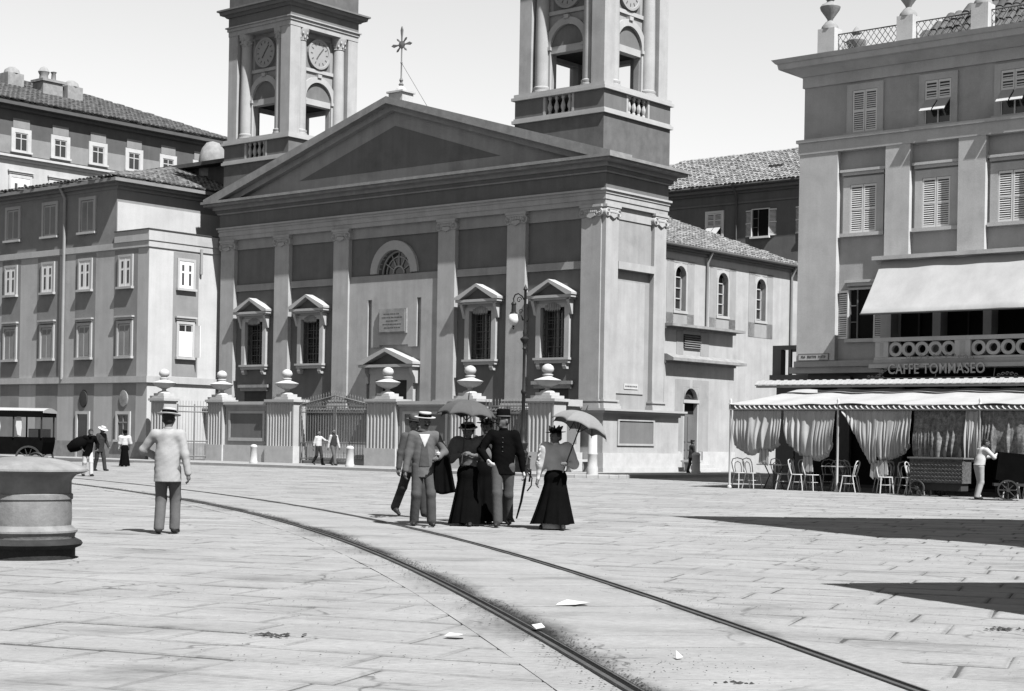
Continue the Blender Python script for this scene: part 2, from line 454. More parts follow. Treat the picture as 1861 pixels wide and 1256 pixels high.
scrap([(-.035,-.03,1),(.03,-.04,1.5),(.04,.03,2.5),(-.03,.04,2)], .20, 11.17, .5, 'small crumpled paper caught on the dirty rail')
scrap([(-.02,-.03,0),(.02,-.03,.5),(.0,.05,2)], 1.02, 9.9, .2, 'tiny paper corner standing between the rails near the frame bottom')

# ---------------------------------------------------------------- church pavement with kerb stones
pav = MB()
KY, KX, KR = -6.1, 4.1, 2.2
out = [(-60, KY)] + [(KX-KR+KR*math.sin(t), KY+KR-KR*math.cos(t)) for t in np.linspace(0, math.pi/2, 9)] + [(KX, 30)]
inner = [(x-.0, y) for x, y in out]
poly = [(-60, 30)] + [(x, y) if i == 0 else (x, y) for i, (x, y) in enumerate(out)]
def shrink(p, d):
    x, y = p; cx, cy = KX-KR, KY+KR
    if x <= cx: return (x, y+d)
    if y >= cy: return (x-d, y)
    r = math.hypot(x-cx, y-cy); return (cx+(x-cx)*(r-d)/r, cy+(y-cy)*(r-d)/r)
poly = [(-60, 30)] + [shrink(p, .30) for p in out]
pav.prism(poly, -.01, .115, 'z')
pv = pav.build('pavement', 'pavement'); place(pv, 0, 0); pv['kind'] = 'structure'; pv['label'] = 'raised stone pavement round the church'
dense = []
for (x0, y0), (x1, y1) in zip(out[:-1], out[1:]):
    L_ = math.hypot(x1-x0, y1-y0); n = max(1, int(round(L_/1.25)))
    if L_ < 1: n = 1
    for i in range(n): dense.append(((x0+(x1-x0)*i/n, y0+(y1-y0)*i/n), (x0+(x1-x0)*(i+1)/n, y0+(y1-y0)*(i+1)/n)))
for p0, p1 in dense:
    if p0[0] < -48 or p0[1] > 24: continue
    d = Vector((p1[0]-p0[0], p1[1]-p0[1])).normalized()*.008
    a = (p0[0]+d.x, p0[1]+d.y); c = (p1[0]-d.x, p1[1]-d.y); h = R_.uniform(.118, .126)
    b = MB(); qa, qc = shrink(a, .02), shrink(c, .02)
    ia, ic = shrink(a, .297), shrink(c, .297)
    lo = [(a[0], a[1], -.01), (c[0], c[1], -.01), (ic[0], ic[1], -.01), (ia[0], ia[1], -.01)]
    mi = [(a[0], a[1], h-.02), (c[0], c[1], h-.02), (ic[0], ic[1], h-.02), (ia[0], ia[1], h-.02)]
    hi = [(qa[0], qa[1], h), (qc[0], qc[1], h), (ic[0], ic[1], h), (ia[0], ia[1], h)]
    b.add(lo+mi+hi, [(8,9,10,11)]+[(k*4+i, k*4+(i+1) % 4, k*4+4+(i+1) % 4, k*4+4+i) for k in (0, 1) for i in range(4)])
    b.build('kerb_stone', 'kerb_stone', pv)
# ================================================================ church
church = thing('church', 'grey neoclassical church with gabled pilaster front and two square bell towers', 'church', gw(0, 0, 0), ANG)
PX = [-22.7, -18.83, -14.87, -8.43, -4.56, -.69]      # pilaster centres
PW = .49
XL = -23.3
WT = 10.68
# podium
bx('podium', 'stucco_light', church, (XL-.35, .40, -.45, 4.75, .86, 2.34), label='plain plastered podium')
bx('podium_base', 'stone_pale', church, (XL-.5, .54, -.6, 4.85, .30, .86), (XL-.55, .60, -.66, 4.92, .10, .30))
b = MB(); b.box(XL-.42, .47, -.52, 4.82, 2.34, 2.42); b.box(XL-.52, .60, -.64, 4.92, 2.42, 2.52); b.box(XL-.6, .68, -.72, 5.0, 2.52, 2.60); b.build('podium_cap', 'stone_trim', church)
b = MB(); b.box(.402, .412, .58, 2.9, 1.24, 2.14); b.build('podium_panel', 'stucco_dim', church)
b = MB(); b.box(.40, .45, .48, 3.0, 2.14, 2.22); b.box(.40, .45, .48, 3.0, 1.16, 1.24); b.box(.40, .45, .48, .58, 1.24, 2.14); b.box(.40, .45, 2.9, 3.0, 1.24, 2.14); b.build('podium_panel_frame', 'stucco_light', church)
# unseen black core, added to block light
bx('light_block', 'black_void', church, (XL+.2, -.5, .62, 4.2, 2.6, 12.3))
# front bays
WIN = {0: -20.77, 1: -16.87, 3: -6.5, 4: -2.62}
WZ0, WZ1, WH = 4.66, 6.70, .62
for i in range(5):
    x0, x1 = PX[i]+PW, PX[i+1]-PW
    bx('frieze_band', 'stucco_mid', church, (x0, x1, .15, .61, 10.20, WT))
    bx('string_course', 'stucco_mid', church, (x0, x1, .12, .61, 8.20, 8.50))
    if i == 2: continue
    bx('upper_panel', 'stucco_panel', church, (x0, x1, .22, .61, 8.50, 10.20))
    c = WIN[i]
    bx('lower_panel', 'stucco_panel', church, (x0, c-WH, .22, .61, 2.6, 8.2), (c+WH, x1, .22, .61, 2.6, 8.2), (c-WH, c+WH, .22, .61, WZ1, 8.2), (c-WH, c+WH, .22, .61, 2.6, WZ0))
# centre bay
cx = -11.65
x0, x1 = PX[2]+PW, PX[3]-PW
LR, LR0, LZ = 1.43, 1.02, 8.56
b = MB()
b.box(x0, cx-LR0, .22, .61, 8.5, 10.2); b.box(cx+LR0, x1, .22, .61, 8.5, 10.2)
n = 14
for k in range(n):
    t0, t1 = math.pi*k/n, math.pi*(k+1)/n
    b.prism([(cx+LR0*math.cos(t0), LZ+LR0*math.sin(t0)), (cx+LR0*math.cos(t1), LZ+LR0*math.sin(t1)), (cx+LR0*math.cos(t1), 10.2), (cx+LR0*math.cos(t0), 10.2)], .22, .61, 'y')
b.build('upper_panel', 'stucco_panel', church)
lun = MB().arch(cx, LZ, LR0, LR, .08, .35, 20).build('lunette_window', 'stone_trim', church)
b = MB(); b.prism([(cx+LR0*math.cos(t), LZ+LR0*math.sin(t)) for t in np.linspace(0, math.pi, 20)], .48, .52, 'y'); b.build('glass', 'glass', lun)
b = MB(); b.arch(cx, LZ, .30, .36, .42, .50, 12); b.arch(cx, LZ, .72, .76, .43, .50, 16); b.arch(cx, LZ, .95, 1.02, .42, .50, 16)
for t in (30, 62, 90, 118, 150):
    a = rad(t); u = Vector((math.cos(a), math.sin(a))); w = Vector((-u.y, u.x))*.018
    b.prism([(cx+u.x*.33-w.x, LZ+u.y*.33-w.y), (cx+u.x*.33+w.x, LZ+u.y*.33+w.y), (cx+u.x*.98+w.x, LZ+u.y*.98+w.y), (cx+u.x*.98-w.x, LZ+u.y*.98-w.y)], .43, .495, 'y')
b.build('muntin', 'stone_trim', lun)
b = MB()
b.box(x0, -13.2, .10, .61, 2.6, 8.2); b.box(-9.95, x1, .10, .61, 2.6, 8.2); b.box(-13.2, -9.95, .10, .61, 7.42, 8.2)
b.box(-12.95, -10.2, .10, .61, 5.40, 7.42); b.box(-12.95, -12.45, .10, .61, 5.30, 5.40); b.box(-10.7, -10.2, .10, .61, 5.30, 5.40)
b.box(-13.2, -12.55, .24, .61, 2.6, 7.42); b.box(-10.65, -9.95, .24, .61, 2.6, 7.42); b.box(-12.55, -10.65, .24, .61, 3.85, 5.4)
b.build('centre_wall', 'stucco_light', church)
pq = bx('plaque', 'stone_worn', church, (-12.42, -10.74, .0, .099, 5.90, 6.98), (-12.36, -10.80, -.03, 0, 5.96, 6.92))
b = MB()
for r, w in enumerate((.5, .6, .35, .55, .45)):
    z = 6.72-.15*r
    x = -11.58-w
    while x < -11.58+w-.05:
        L_ = random.uniform(.05, .16); b.box(x, x+L_, -.034, -.029, z, z+.045); x += L_+.035
b.build('inscription', 'mark', pq, kind='stuff')
# pediment helper: small triangular pediment in xz, centre c, half width h
def pediment(par, c, h, zb, ap, y0, m='stone_trim', fill='stucco_panel'):
    b = MB(); t = .13
    b.box(c-h, c+h, y0, .3, zb-.11, zb); b.box(c-h+.08, c+h-.08, y0+.07, .3, zb-.2, zb-.11)
    for s in (-1, 1):
        b.prism([(c+s*h, zb), (c+s*h, zb+.09), (c, ap), (c, ap-t), (c+s*(h-.22), zb)], y0-.03, .3, 'y')
    o = b.build('pediment', m, par)
    MB().prism([(c-h+.15, zb), (c+h-.15, zb), (c, ap-t)], y0+.16, .29, 'y').build('tympanum', fill, o)
    return o
# church windows
for i, c in WIN.items():
    w = bx('window', 'glass', church, (c-WH, c+WH, .52, .55, WZ0, WZ1))
    b = MB()
    for s in (-1, 1):
        xi, xo = c+s*WH, c+s*(WH+.24)
        b.box(xi, xo, .04, .36, WZ0, WZ1+.06); b.box(c+s*(WH+.16), c+s*(WH+.34), .10, .30, WZ1-.32, WZ1+.3)
    b.box(c-WH, c+WH, .05, .36, WZ1, WZ1+.06); b.box(c-WH-.24, c+WH+.24, .06, .36, WZ1+.06, WZ1+.16)
    b.box(c-WH-.2, c+WH+.2, .10, .36, WZ1+.16, WZ1+.34)
    b.build('frame', 'stone_trim', w)
    b = MB()
    for k in range(9):
        a = c-.36+k*.09; h = .09+.11*math.sin(math.pi*k/8)
        b.lathe([(.0, WZ1-.12-h*.3), (.055, WZ1-.06), (.045, WZ1+h*.7), (0, WZ1+h)], (a, .06), 6)
    b.build('carved_garland', 'stone_worn', w, smooth=True)
    for s in (-1, 1):
        b = MB(); b.prism([(-.14, WZ1+.34), (-.14, WZ1+.22), (-.02, WZ1-.05), (.06, WZ1-.30), (.12, WZ1-.30), (.12, WZ1+.34)], c+s*(WH+.30)-.07, c+s*(WH+.30)+.07, 'x'); b.build('bracket', 'stone_trim', w)
    p = pediment(w, c, 1.18, 7.18, 7.80, -.26) if False else None
    b = MB()
    b.box(c-1.16, c+1.16, -.24, .3, 7.06, 7.17); b.box(c-1.06, c+1.06, -.14, .3, 6.98, 7.06)
    for s in (-1, 1): b.prism([(c+s*1.20, 7.17), (c+s*1.20, 7.26), (c, 7.82), (c, 7.69), (c+s*.92, 7.17)], -.28, .3, 'y')
    b.build('pediment', 'stone_trim', w)
    MB().prism([(c-.95, 7.17), (c+.95, 7.17), (c, 7.70)], .02, .29, 'y').build('tympanum', 'stucco_panel', w)
    b = MB(); b.box(c-WH-.30, c+WH+.30, -.06, .36, WZ0-.09, WZ0); b.box(c-WH-.25, c+WH+.25, .0, .3, WZ0-.22, WZ0-.09); b.build('sill', 'stone_trim', w)
    for s in (-1, 1):
        b = MB(); b.prism([(-.02, WZ0-.22), (-.02, WZ0-.34), (.05, WZ0-.46), (.25, WZ0-.46), (.25, WZ0-.22)], c+s*.68-.09, c+s*.68+.09, 'x'); b.build('sill_bracket', 'stone_trim', w)
    b = MB()
    for x in (-.60, -.21, .21, .60): b.box(c+x-.018, c+x+.018, .46, .50, WZ0, WZ1)
    b.box(c-.03, c+.03, .455, .51, WZ0, WZ1)
    for k in range(6): b.box(c-WH, c+WH, .465, .495, WZ0+.10+k*.36, WZ0+.125+k*.36)
    b.build('sash_bars', 'stucco_dim', w)
    b = MB()
    for k in range(7): b.box(c-WH+.08+k*.18, c-WH+.094+k*.18, .28, .294, WZ0, WZ1)
    for k in range(8): b.box(c-WH, c+WH, .28, .294, WZ0+.2+k*.24, WZ0+.214+k*.24)
    b.build('iron_grille', 'iron_grey', w)
# side niches under the outer windows
for c in (WIN[0], WIN[4]):
    nz = bx('niche', 'wood_dark', church, (c-.75, c+.75, .20, .218, 2.62, 3.42))
    bx('niche_ledge', 'stone_worn', nz, (c-1.05, c+1.05, .02, .219, 3.58, 3.72), (c-.95, c+.95, .08, .219, 3.42, 3.58))
# main door
dr = bx('door', 'wood_dark', church, (-12.55, -10.65, .50, .56, 2.6, 3.85))
b = MB(); b.box(-12.92, -12.55, .02, .3, 2.6, 3.85); b.box(-10.65, -10.28, .02, .3, 2.6, 3.85); b.box(-12.92, -10.28, .02, .3, 3.85, 4.12); b.box(-12.98, -10.22, .0, .3, 4.12, 4.40); b.build('frame', 'stone_trim', dr)
b = MB(); b.box(cx-1.66, cx+1.66, -.34, .3, 4.40, 4.52)
for s in (-1, 1): b.prism([(cx+s*1.70, 4.52), (cx+s*1.70, 4.63), (cx, 5.24), (cx, 5.08), (cx+s*1.35, 4.52)], -.38, .3, 'y')
b.build('pediment', 'stone_trim', dr)
MB().prism([(cx-1.38, 4.52), (cx+1.38, 4.52), (cx, 5.10)], .02, .29, 'y').build('tympanum', 'stucco_panel', dr)
for s in (-1, 1):
    MB().prism([(-.22, 4.40), (-.22, 4.2), (-.05, 3.95), (.0, 3.7), (.2, 3.7), (.2, 4.4)], cx+s*1.45-.1, cx+s*1.45+.1, 'x').build('bracket', 'stone_trim', dr)
# pilasters with Ionic capitals
def volute(b, x, y, z, r, d):
    st = b.mark(); b.lathe([(r*.98, -d), (r, -d*.9), (r, 0), (r*.8, .02), (r*.62, -.015), (r*.5, .025), (r*.3, -.01), (r*.2, .04), (.0, .045)], (0, 0), 14)
    b.xf(Matrix.Translation((x, y, z)) @ Matrix.Rotation(rad(90), 4, 'X'), st)
def capital(par, c, half, rot=0, piv=None, y=0.0):
    b = MB()
    b.box(c-half-.06, c+half+.06, y-.09, y+.3, 10.58, WT); b.box(c-half-.02, c+half+.02, y-.06, y+.3, 10.50, 10.58)
    for k in range(7): 
        q = c-half*.55+k*half*1.1/6; b.lathe([(0, 10.34), (.055, 10.37), (.06, 10.44), (.03, 10.50)], (q, y-.02), 6)
    b.box(c-half+.04, c+half-.04, y-.03, y+.3, 10.32, 10.50); b.box(c-half-.01, c+half+.01, y-.03, y+.3, 10.22, 10.30)
    b.prism([(c-half*.5, 10.24), (c, 10.14), (c+half*.5, 10.24), (c+half*.4, 10.34), (c-half*.4, 10.34)], y-.08, y, 'y')
    for s in (-1, 1): volute(b, c+s*(half-.06), y-.05, 10.36, .17, .22)
    if rot: b.xf(turn('Z', rot, piv))
    return b.build('capital', 'stone_trim', par, smooth=True)
def base(par, c, half, rot=0, piv=None, y=0.0):
    b = MB(); b.box(c-half-.16, c+half+.16, y-.16, y+.3, 2.60, 2.74); b.box(c-half-.12, c+half+.12, y-.12, y+.3, 2.74, 2.82); b.box(c-half-.05, c+half+.05, y-.05, y+.3, 2.82, 2.90); b.box(c-half-.10, c+half+.10, y-.10, y+.3, 2.90, 2.97)
    if rot: b.xf(turn('Z', rot, piv))
    return b.build('base', 'stone_trim', par)
for c in PX:
    p = bx('pilaster', 'stucco_light', church, (c-PW, c+PW, 0, .6, 2.97, 10.24))
    capital(p, c, PW); base(p, c, PW)
for c in (.48, 3.80):     # flank pilasters, same shapes turned a quarter
    p = bx('pilaster', 'stucco_light', church, (-.6, 0, c-.42, c+.42, 2.97, 10.24))
    capital(p, c, .42, rad(90), (0, 0, 0)); base(p, c, .42, rad(90), (0, 0, 0))
# flank wall
bx('flank_wall', 'stucco_mid', church, (-.6, -.22, .9, 3.38, 2.6, 8.2))
bx('flank_upper_panel', 'stucco_mid', church, (-.6, -.16, .9, 3.38, 8.5, 10.2))
bx('flank_band', 'stucco_light', church, (-.6, -.12, .9, 3.38, 10.2, WT))
bx('flank_string_course', 'stucco_light', church, (-.6, .04, .9, 3.38, 8.2, 8.5))
fp = bx('flank_panel', 'stucco_light', church, (-.219, -.18, 1.12, 3.02, 3.25, 7.75))
np_ = bx('name_plate', 'stone_pale', church, (-.178, -.155, 1.66, 2.62, 3.44, 3.66))
b = MB(); y = 1.74
while y < 2.5:
    L_ = random.uniform(.04, .1); b.box(-.156, -.151, y, y+L_, 3.52, 3.58); y += L_+.03
b.build('lettering', 'mark', np_)
# entablature
def layer(z0, z1, o, m, nm): bx(nm, m, church, (XL-o, o, -o, 4.3+o, z0, z1))
layer(10.68, 10.88, .0, 'stucco_light', 'architrave'); layer(10.88, 11.10, .035, 'stucco_light', 'architrave'); layer(11.10, 11.22, .07, 'stucco_light', 'architrave'); layer(11.22, 11.30, .13, 'stone_trim', 'architrave')
layer(11.30, 11.93, .01, 'stucco_panel', 'frieze'); layer(11.93, 12.00, .10, 'stucco_mid', 'bed_moulding'); layer(12.00, 12.14, .16, 'stucco_panel', 'bed_moulding'); layer(12.14, 12.30, .26, 'stucco_mid', 'bed_moulding')
layer(12.30, 12.42, .58, 'cornice_stone', 'cornice'); layer(12.42, 12.54, .68, 'cornice_stone', 'cornice')
# gable
AP = 16.22
b = MB()
for s in (-1, 1):
    h = 12.25
    b.prism([(cx+s*h, 12.54), (cx+s*h, 12.66), (cx, AP), (cx, AP-.30), (cx+s*(h-1.0), 12.54)], -.58, .9, 'y')
b.build('raking_cornice', 'cornice_stone', church)
b = MB()
for s in (-1, 1):
    h = 12.25
    b.prism([(cx+s*(h-1.0), 12.541), (cx, AP-.30), (cx, AP-.56), (cx+s*(h-1.9), 12.541)], -.22, .9, 'y')
b.build('raking_moulding', 'stucco_mid', church)
MB().prism([(cx-10.4, 12.542), (cx+10.4, 12.542), (cx, AP-.54)], .06, .95, 'y').build('gable_wall', 'stucco_mid', church)
MB().prism([(cx-6.1, 13.12), (cx+6.1, 13.12), (cx, 15.02)], .045, .2, 'y').build('gable_panel', 'stucco_panel', church)
# roof of the nave, and the low aisle along the side street
MB().prism([(cx-11.8, 12.3), (cx+6.6, 12.3), (cx+6.6, 12.6), (cx, AP-.1), (cx-11.8, 12.6)], .9, 10.2, 'y').build('nave_roof', 'roof_tile', church)
bx('nave_wall', 'stucco_dim', church, (XL+.3, -5.2, 4.2, 10.2, .1, 12.3))
AX, AY1, AZ = -1.0, 16.6, 9.45
NW = [(6.78, 8.9), (10.12, 8.86), (13.32, 8.78)]
b = MB(); ys_ = 4.2
for c, zt in NW:
    b.box(-5.3, AX, ys_, c-.40, .1, AZ); b.box(-5.3, AX, c-.40, c+.40, .1, 6.98); b.box(-5.3, AX, c-.40, c+.40, 8.88, AZ); b.box(-5.3, AX-.35, c-.40, c+.40, 6.98, 8.88); ys_ = c+.40
b.box(-5.3, AX, ys_, AY1, .1, AZ)
b.build('aisle_wall', 'stucco_light', church)
for c, zt in NW:
    bx('window_panel', 'stucco_mid', church, (AX, AX+.012, c-1.05, c-.52, 6.2, 9.15), (AX, AX+.012, c+.52, c+1.05, 6.2, 9.15), (AX, AX+.012, c-1.05, c+1.05, 9.02, 9.15), (AX, AX+.012, c-1.05, c+1.05, 6.2, 6.86))
    w = MB().box(AX-.30, AX-.27, c-.40, c+.40, 6.98, 8.88).build('aisle_window', 'glass', church)
    b = MB()
    for s in (-1, 1): b.box(AX-.2, AX+.03, c+s*.40, c+s*.52, 6.98, 8.5)
    b.box(AX-.2, AX+.05, c-.54, c+.54, 6.86, 6.98)
    st = b.mark(); b.arch(0, 0, .40, .52, -.03, .2, 12); b.xf(Matrix.Translation((AX, c, 8.5)) @ Matrix.Rotation(rad(90), 4, 'Z'), st)
    b.build('frame', 'stone_trim', w)
    b = MB(); n = 10
    for k in range(n):
        t0, t1 = math.pi*k/n, math.pi*(k+1)/n
        b.prism([(c+.4*math.cos(t0), 8.5+.4*math.sin(t0)), (c+.4*math.cos(t1), 8.5+.4*math.sin(t1)), (c+.4*math.cos(t1), 8.9), (c+.4*math.cos(t0), 8.9)], AX-.2, AX-.003, 'x')
    b.build('spandrel', 'stucco_light', w)
    b = MB()
    b.box(AX-.27, AX-.22, c-.40, c-.34, 6.98, 8.7); b.box(AX-.27, AX-.22, c-.1, c-.05, 6.98, 8.85); b.box(AX-.27, AX-.22, c+.34, c+.40, 6.98, 8.7)
    for z in (7.04, 7.5, 7.95, 8.42): b.box(AX-.27, AX-.22, c-.40, c+.40, z, z+.045)
    b.build('sash_bars', 'sash', w)
bx('aisle_cornice', 'stucco_dim', church, (-5.3, AX+.12, 4.31, AY1+.12, AZ, AZ+.12), (-5.3, AX+.26, 4.31, AY1+.26, AZ+.12, AZ+.24))
b = MB(); b.tube([(AX+.36, 4.4, AZ+.26), (AX+.36, AY1+.3, AZ+.26)], .075, 8); b.build('gutter', 'pipe_dark', church, smooth=True)
def tiles(mb, corner, du, dv, nrm, clip=None, pw=.24, pl=.36, seed=1):
    # rows of half-round pantiles on a roof plane: corner + u*du + v*dv (du along the eave, dv up the slope, both in metres)
    rr = random.Random(seed); du = Vector(du); dv = Vector(dv); c = Vector(corner); U = du.length; V = dv.length
    du.normalize(); dv.normalize(); nn = Vector(nrm).normalized()
    for j in range(int(V/pl)+1):
        for i in range(int(U/pw)):
            u = i*pw+rr.uniform(-.015, .015)+(j % 2)*.01; v_ = j*pl+rr.uniform(-.03, .03)
            if clip and not clip(u, v_): continue
            r0 = pw*.47; L_ = pl*1.25; lift = rr.uniform(0, .025)
            vv = []
            for a_, s in ((0, .09), (L_, .0)):
                for q in (0, .25, .5, .75, 1):
                    t = math.pi*q
                    vv.append(c+du*(u+r0-r0*math.cos(t))+dv*(v_+a_)+nn*(r0*.62*math.sin(t)+s*.6+lift))
            mb.add(vv, [(k, k+1, k+6, k+5) for k in range(4)]+[(4, 3, 2, 1, 0)])
# aisle roof: one slope to the street, hipped at the far end
sl_ = math.tan(rad(24)); run = 5.2
zr = AZ+.24
ev = AX+.34
b = MB(); b.add([(ev, 4.31, zr), (ev, AY1+.34, zr), (ev-run, AY1+.34-run, zr+run*sl_), (ev-run, 4.31, zr+run*sl_), (ev-run, AY1+.34, zr)], [(0, 1, 2, 3), (1, 4, 2)])
b.build('aisle_roof', 'roof_tile', church)
b = MB(); Lr = AY1+.34-4.31
tiles(b, (ev, 4.36, zr+.01), (0, Lr, 0), (-run, 0, run*sl_), (math.sin(rad(24)), 0, math.cos(rad(24))), clip=lambda u, v_: u < Lr-.2-v_*math.cos(rad(24)), seed=4)
b.build('roof_tiles', 'roof_tile', church, smooth=True, kind='stuff')
for (y, z0, z1) in ((8.72, 6.3, AZ+.2), (15.9, .1, AZ+.2)):
    MB().tube([(AX+.34, y, AZ+.2), (AX+.09, y+.02, AZ-.25), (AX+.09, y+.02, z0)], .06, 8).build('downspout', 'pipe', church, smooth=True)
# side porch with its own door
vst = MB(); VX = -.05
DY0, DY1 = 5.78, 6.88
vst.box(-1.0, VX, 4.31, DY0, .1, 4.62); vst.box(-1.0, VX, DY1, 9.65, .1, 4.62); vst.box(-1.0, VX, DY0, DY1, 3.62, 4.62); vst.box(-1.0, VX-.3, DY0, DY1, .1, 3.62)
porch = vst.build('side_porch', 'stucco_light', church)
bx('porch_base', 'stone_pale', porch, (-1.0, .03, 4.31, DY0-.3, .1, .95), (-1.0, .03, DY1+.3, 9.72, .1, .95))
bx('porch_panel', 'stucco_mid', porch, (VX, VX+.008, 5.12, DY0-.05, .95, 3.98), (VX, VX+.008, DY1+.05, 7.66, .95, 3.98), (VX, VX+.008, DY0-.05, 6.22, 3.66, 3.98), (VX, VX+.008, 6.44, DY1+.05, 3.66, 3.98))
b = MB(); b.box(-1.0, VX+.06, 4.31, 9.72, 4.62, 4.72); b.box(-1.0, VX+.45, 4.31, 10.0, 4.72, 4.84); b.prism([(VX+.45, 4.84), (VX+.1, 5.0), (-1.0, 5.0), (-1.0, 4.84)], 4.31, 9.95, 'y'); b.build('porch_cornice', 'stone_worn', porch)
bx('porch_attic', 'stucco_light', porch, (-1.0, VX-.06, 4.31, 9.6, 5.0, 6.05))
b = MB(); b.box(-1.0, VX+.05, 4.31, 9.7, 6.05, 6.15); b.box(-1.0, VX+.38, 4.31, 9.95, 6.15, 6.26); b.build('attic_cornice', 'stone_worn', porch)
vt = bx('vent', 'wood_dark', church, (VX-.059, VX-.05, 5.75, 7.05, 5.30, 5.90))
b = MB()
for k in range(6): b.prism([(VX-.05, 5.34+k*.095), (VX+.02, 5.31+k*.095), (VX+.02, 5.33+k*.095), (VX-.05, 5.38+k*.095)], 5.78, 7.02, 'y')
b.build('slats', 'stucco_dim', vt)
bx('vent_border', 'stucco_mid', vt, (VX-.059, VX-.045, 5.25, 5.74, 5.02, 6.04)); bx('vent_border', 'stucco_mid', vt, (VX-.059, VX-.045, 7.06, 7.7, 5.02, 6.04))
sdr = MB().box(VX-.29, VX-.22, DY0, DY1, .55, 2.55).build('side_door', 'wood_grey', church)
b = MB()
for s in (0, 1):
    y0 = DY0+.07+s*.55
    for z0, z1 in ((.68, .95), (1.02, 1.28), (1.36, 2.42)): b.box(VX-.219, VX-.195, y0, y0+.42, z0, z1)
b.build('door_panels', 'wood_grey', sdr)
bx('transom_void', 'black_void', sdr, (VX-.28, VX-.2, DY0, DY1, 2.55, 3.0))
b = MB(); b.box(VX-.25, VX+.03, DY0-.05, DY1+.05, 3.0, 3.14); b.box(VX-.3, VX-.003, DY0-.0, DY0+.06, .55, 3.0); b.box(VX-.3, VX-.003, DY1-.06, DY1, .55, 3.0); b.build('frame', 'stone_trim', sdr)
b = MB(); yc = (DY0+DY1)/2
b.prism([(yc+.48*math.cos(t), 3.14+.48*math.sin(t)) for t in np.linspace(0, math.pi, 14)], VX-.28, VX-.2, 'x'); b.build('fanlight', 'glass', sdr)
b = MB()
for k in range(12):
    t0, t1 = math.pi*k/12, math.pi*(k+1)/12
    b.prism([(yc+.48*math.cos(t0), 3.14+.48*math.sin(t0)), (yc+.48*math.cos(t1), 3.14+.48*math.sin(t1)), (yc+.56*math.cos(t1), 3.63), (yc+.56*math.cos(t0), 3.63)], VX-.25, VX-.003, 'x')
b.build('fan_spandrel', 'stucco_mid', sdr)
b = MB()
for k in range(16):
    t = math.pi*(k+.5)/16
    b.tube([(VX-.19, yc+.40*math.cos(t), 3.16+.40*math.sin(t)*.6), (VX-.19, yc+.2*math.cos(t+.3), 3.18+.15*math.sin(t+.3))], .012, 5)
b.build('fan_scroll', 'iron_grey', sdr)
b = MB()
for k in range(3): b.box(VX-.25, VX+1.0-.3*k, 5.5, 7.2, .10+.15*k, .25+.15*k)
b.build('door_steps', 'stone_pale', porch)

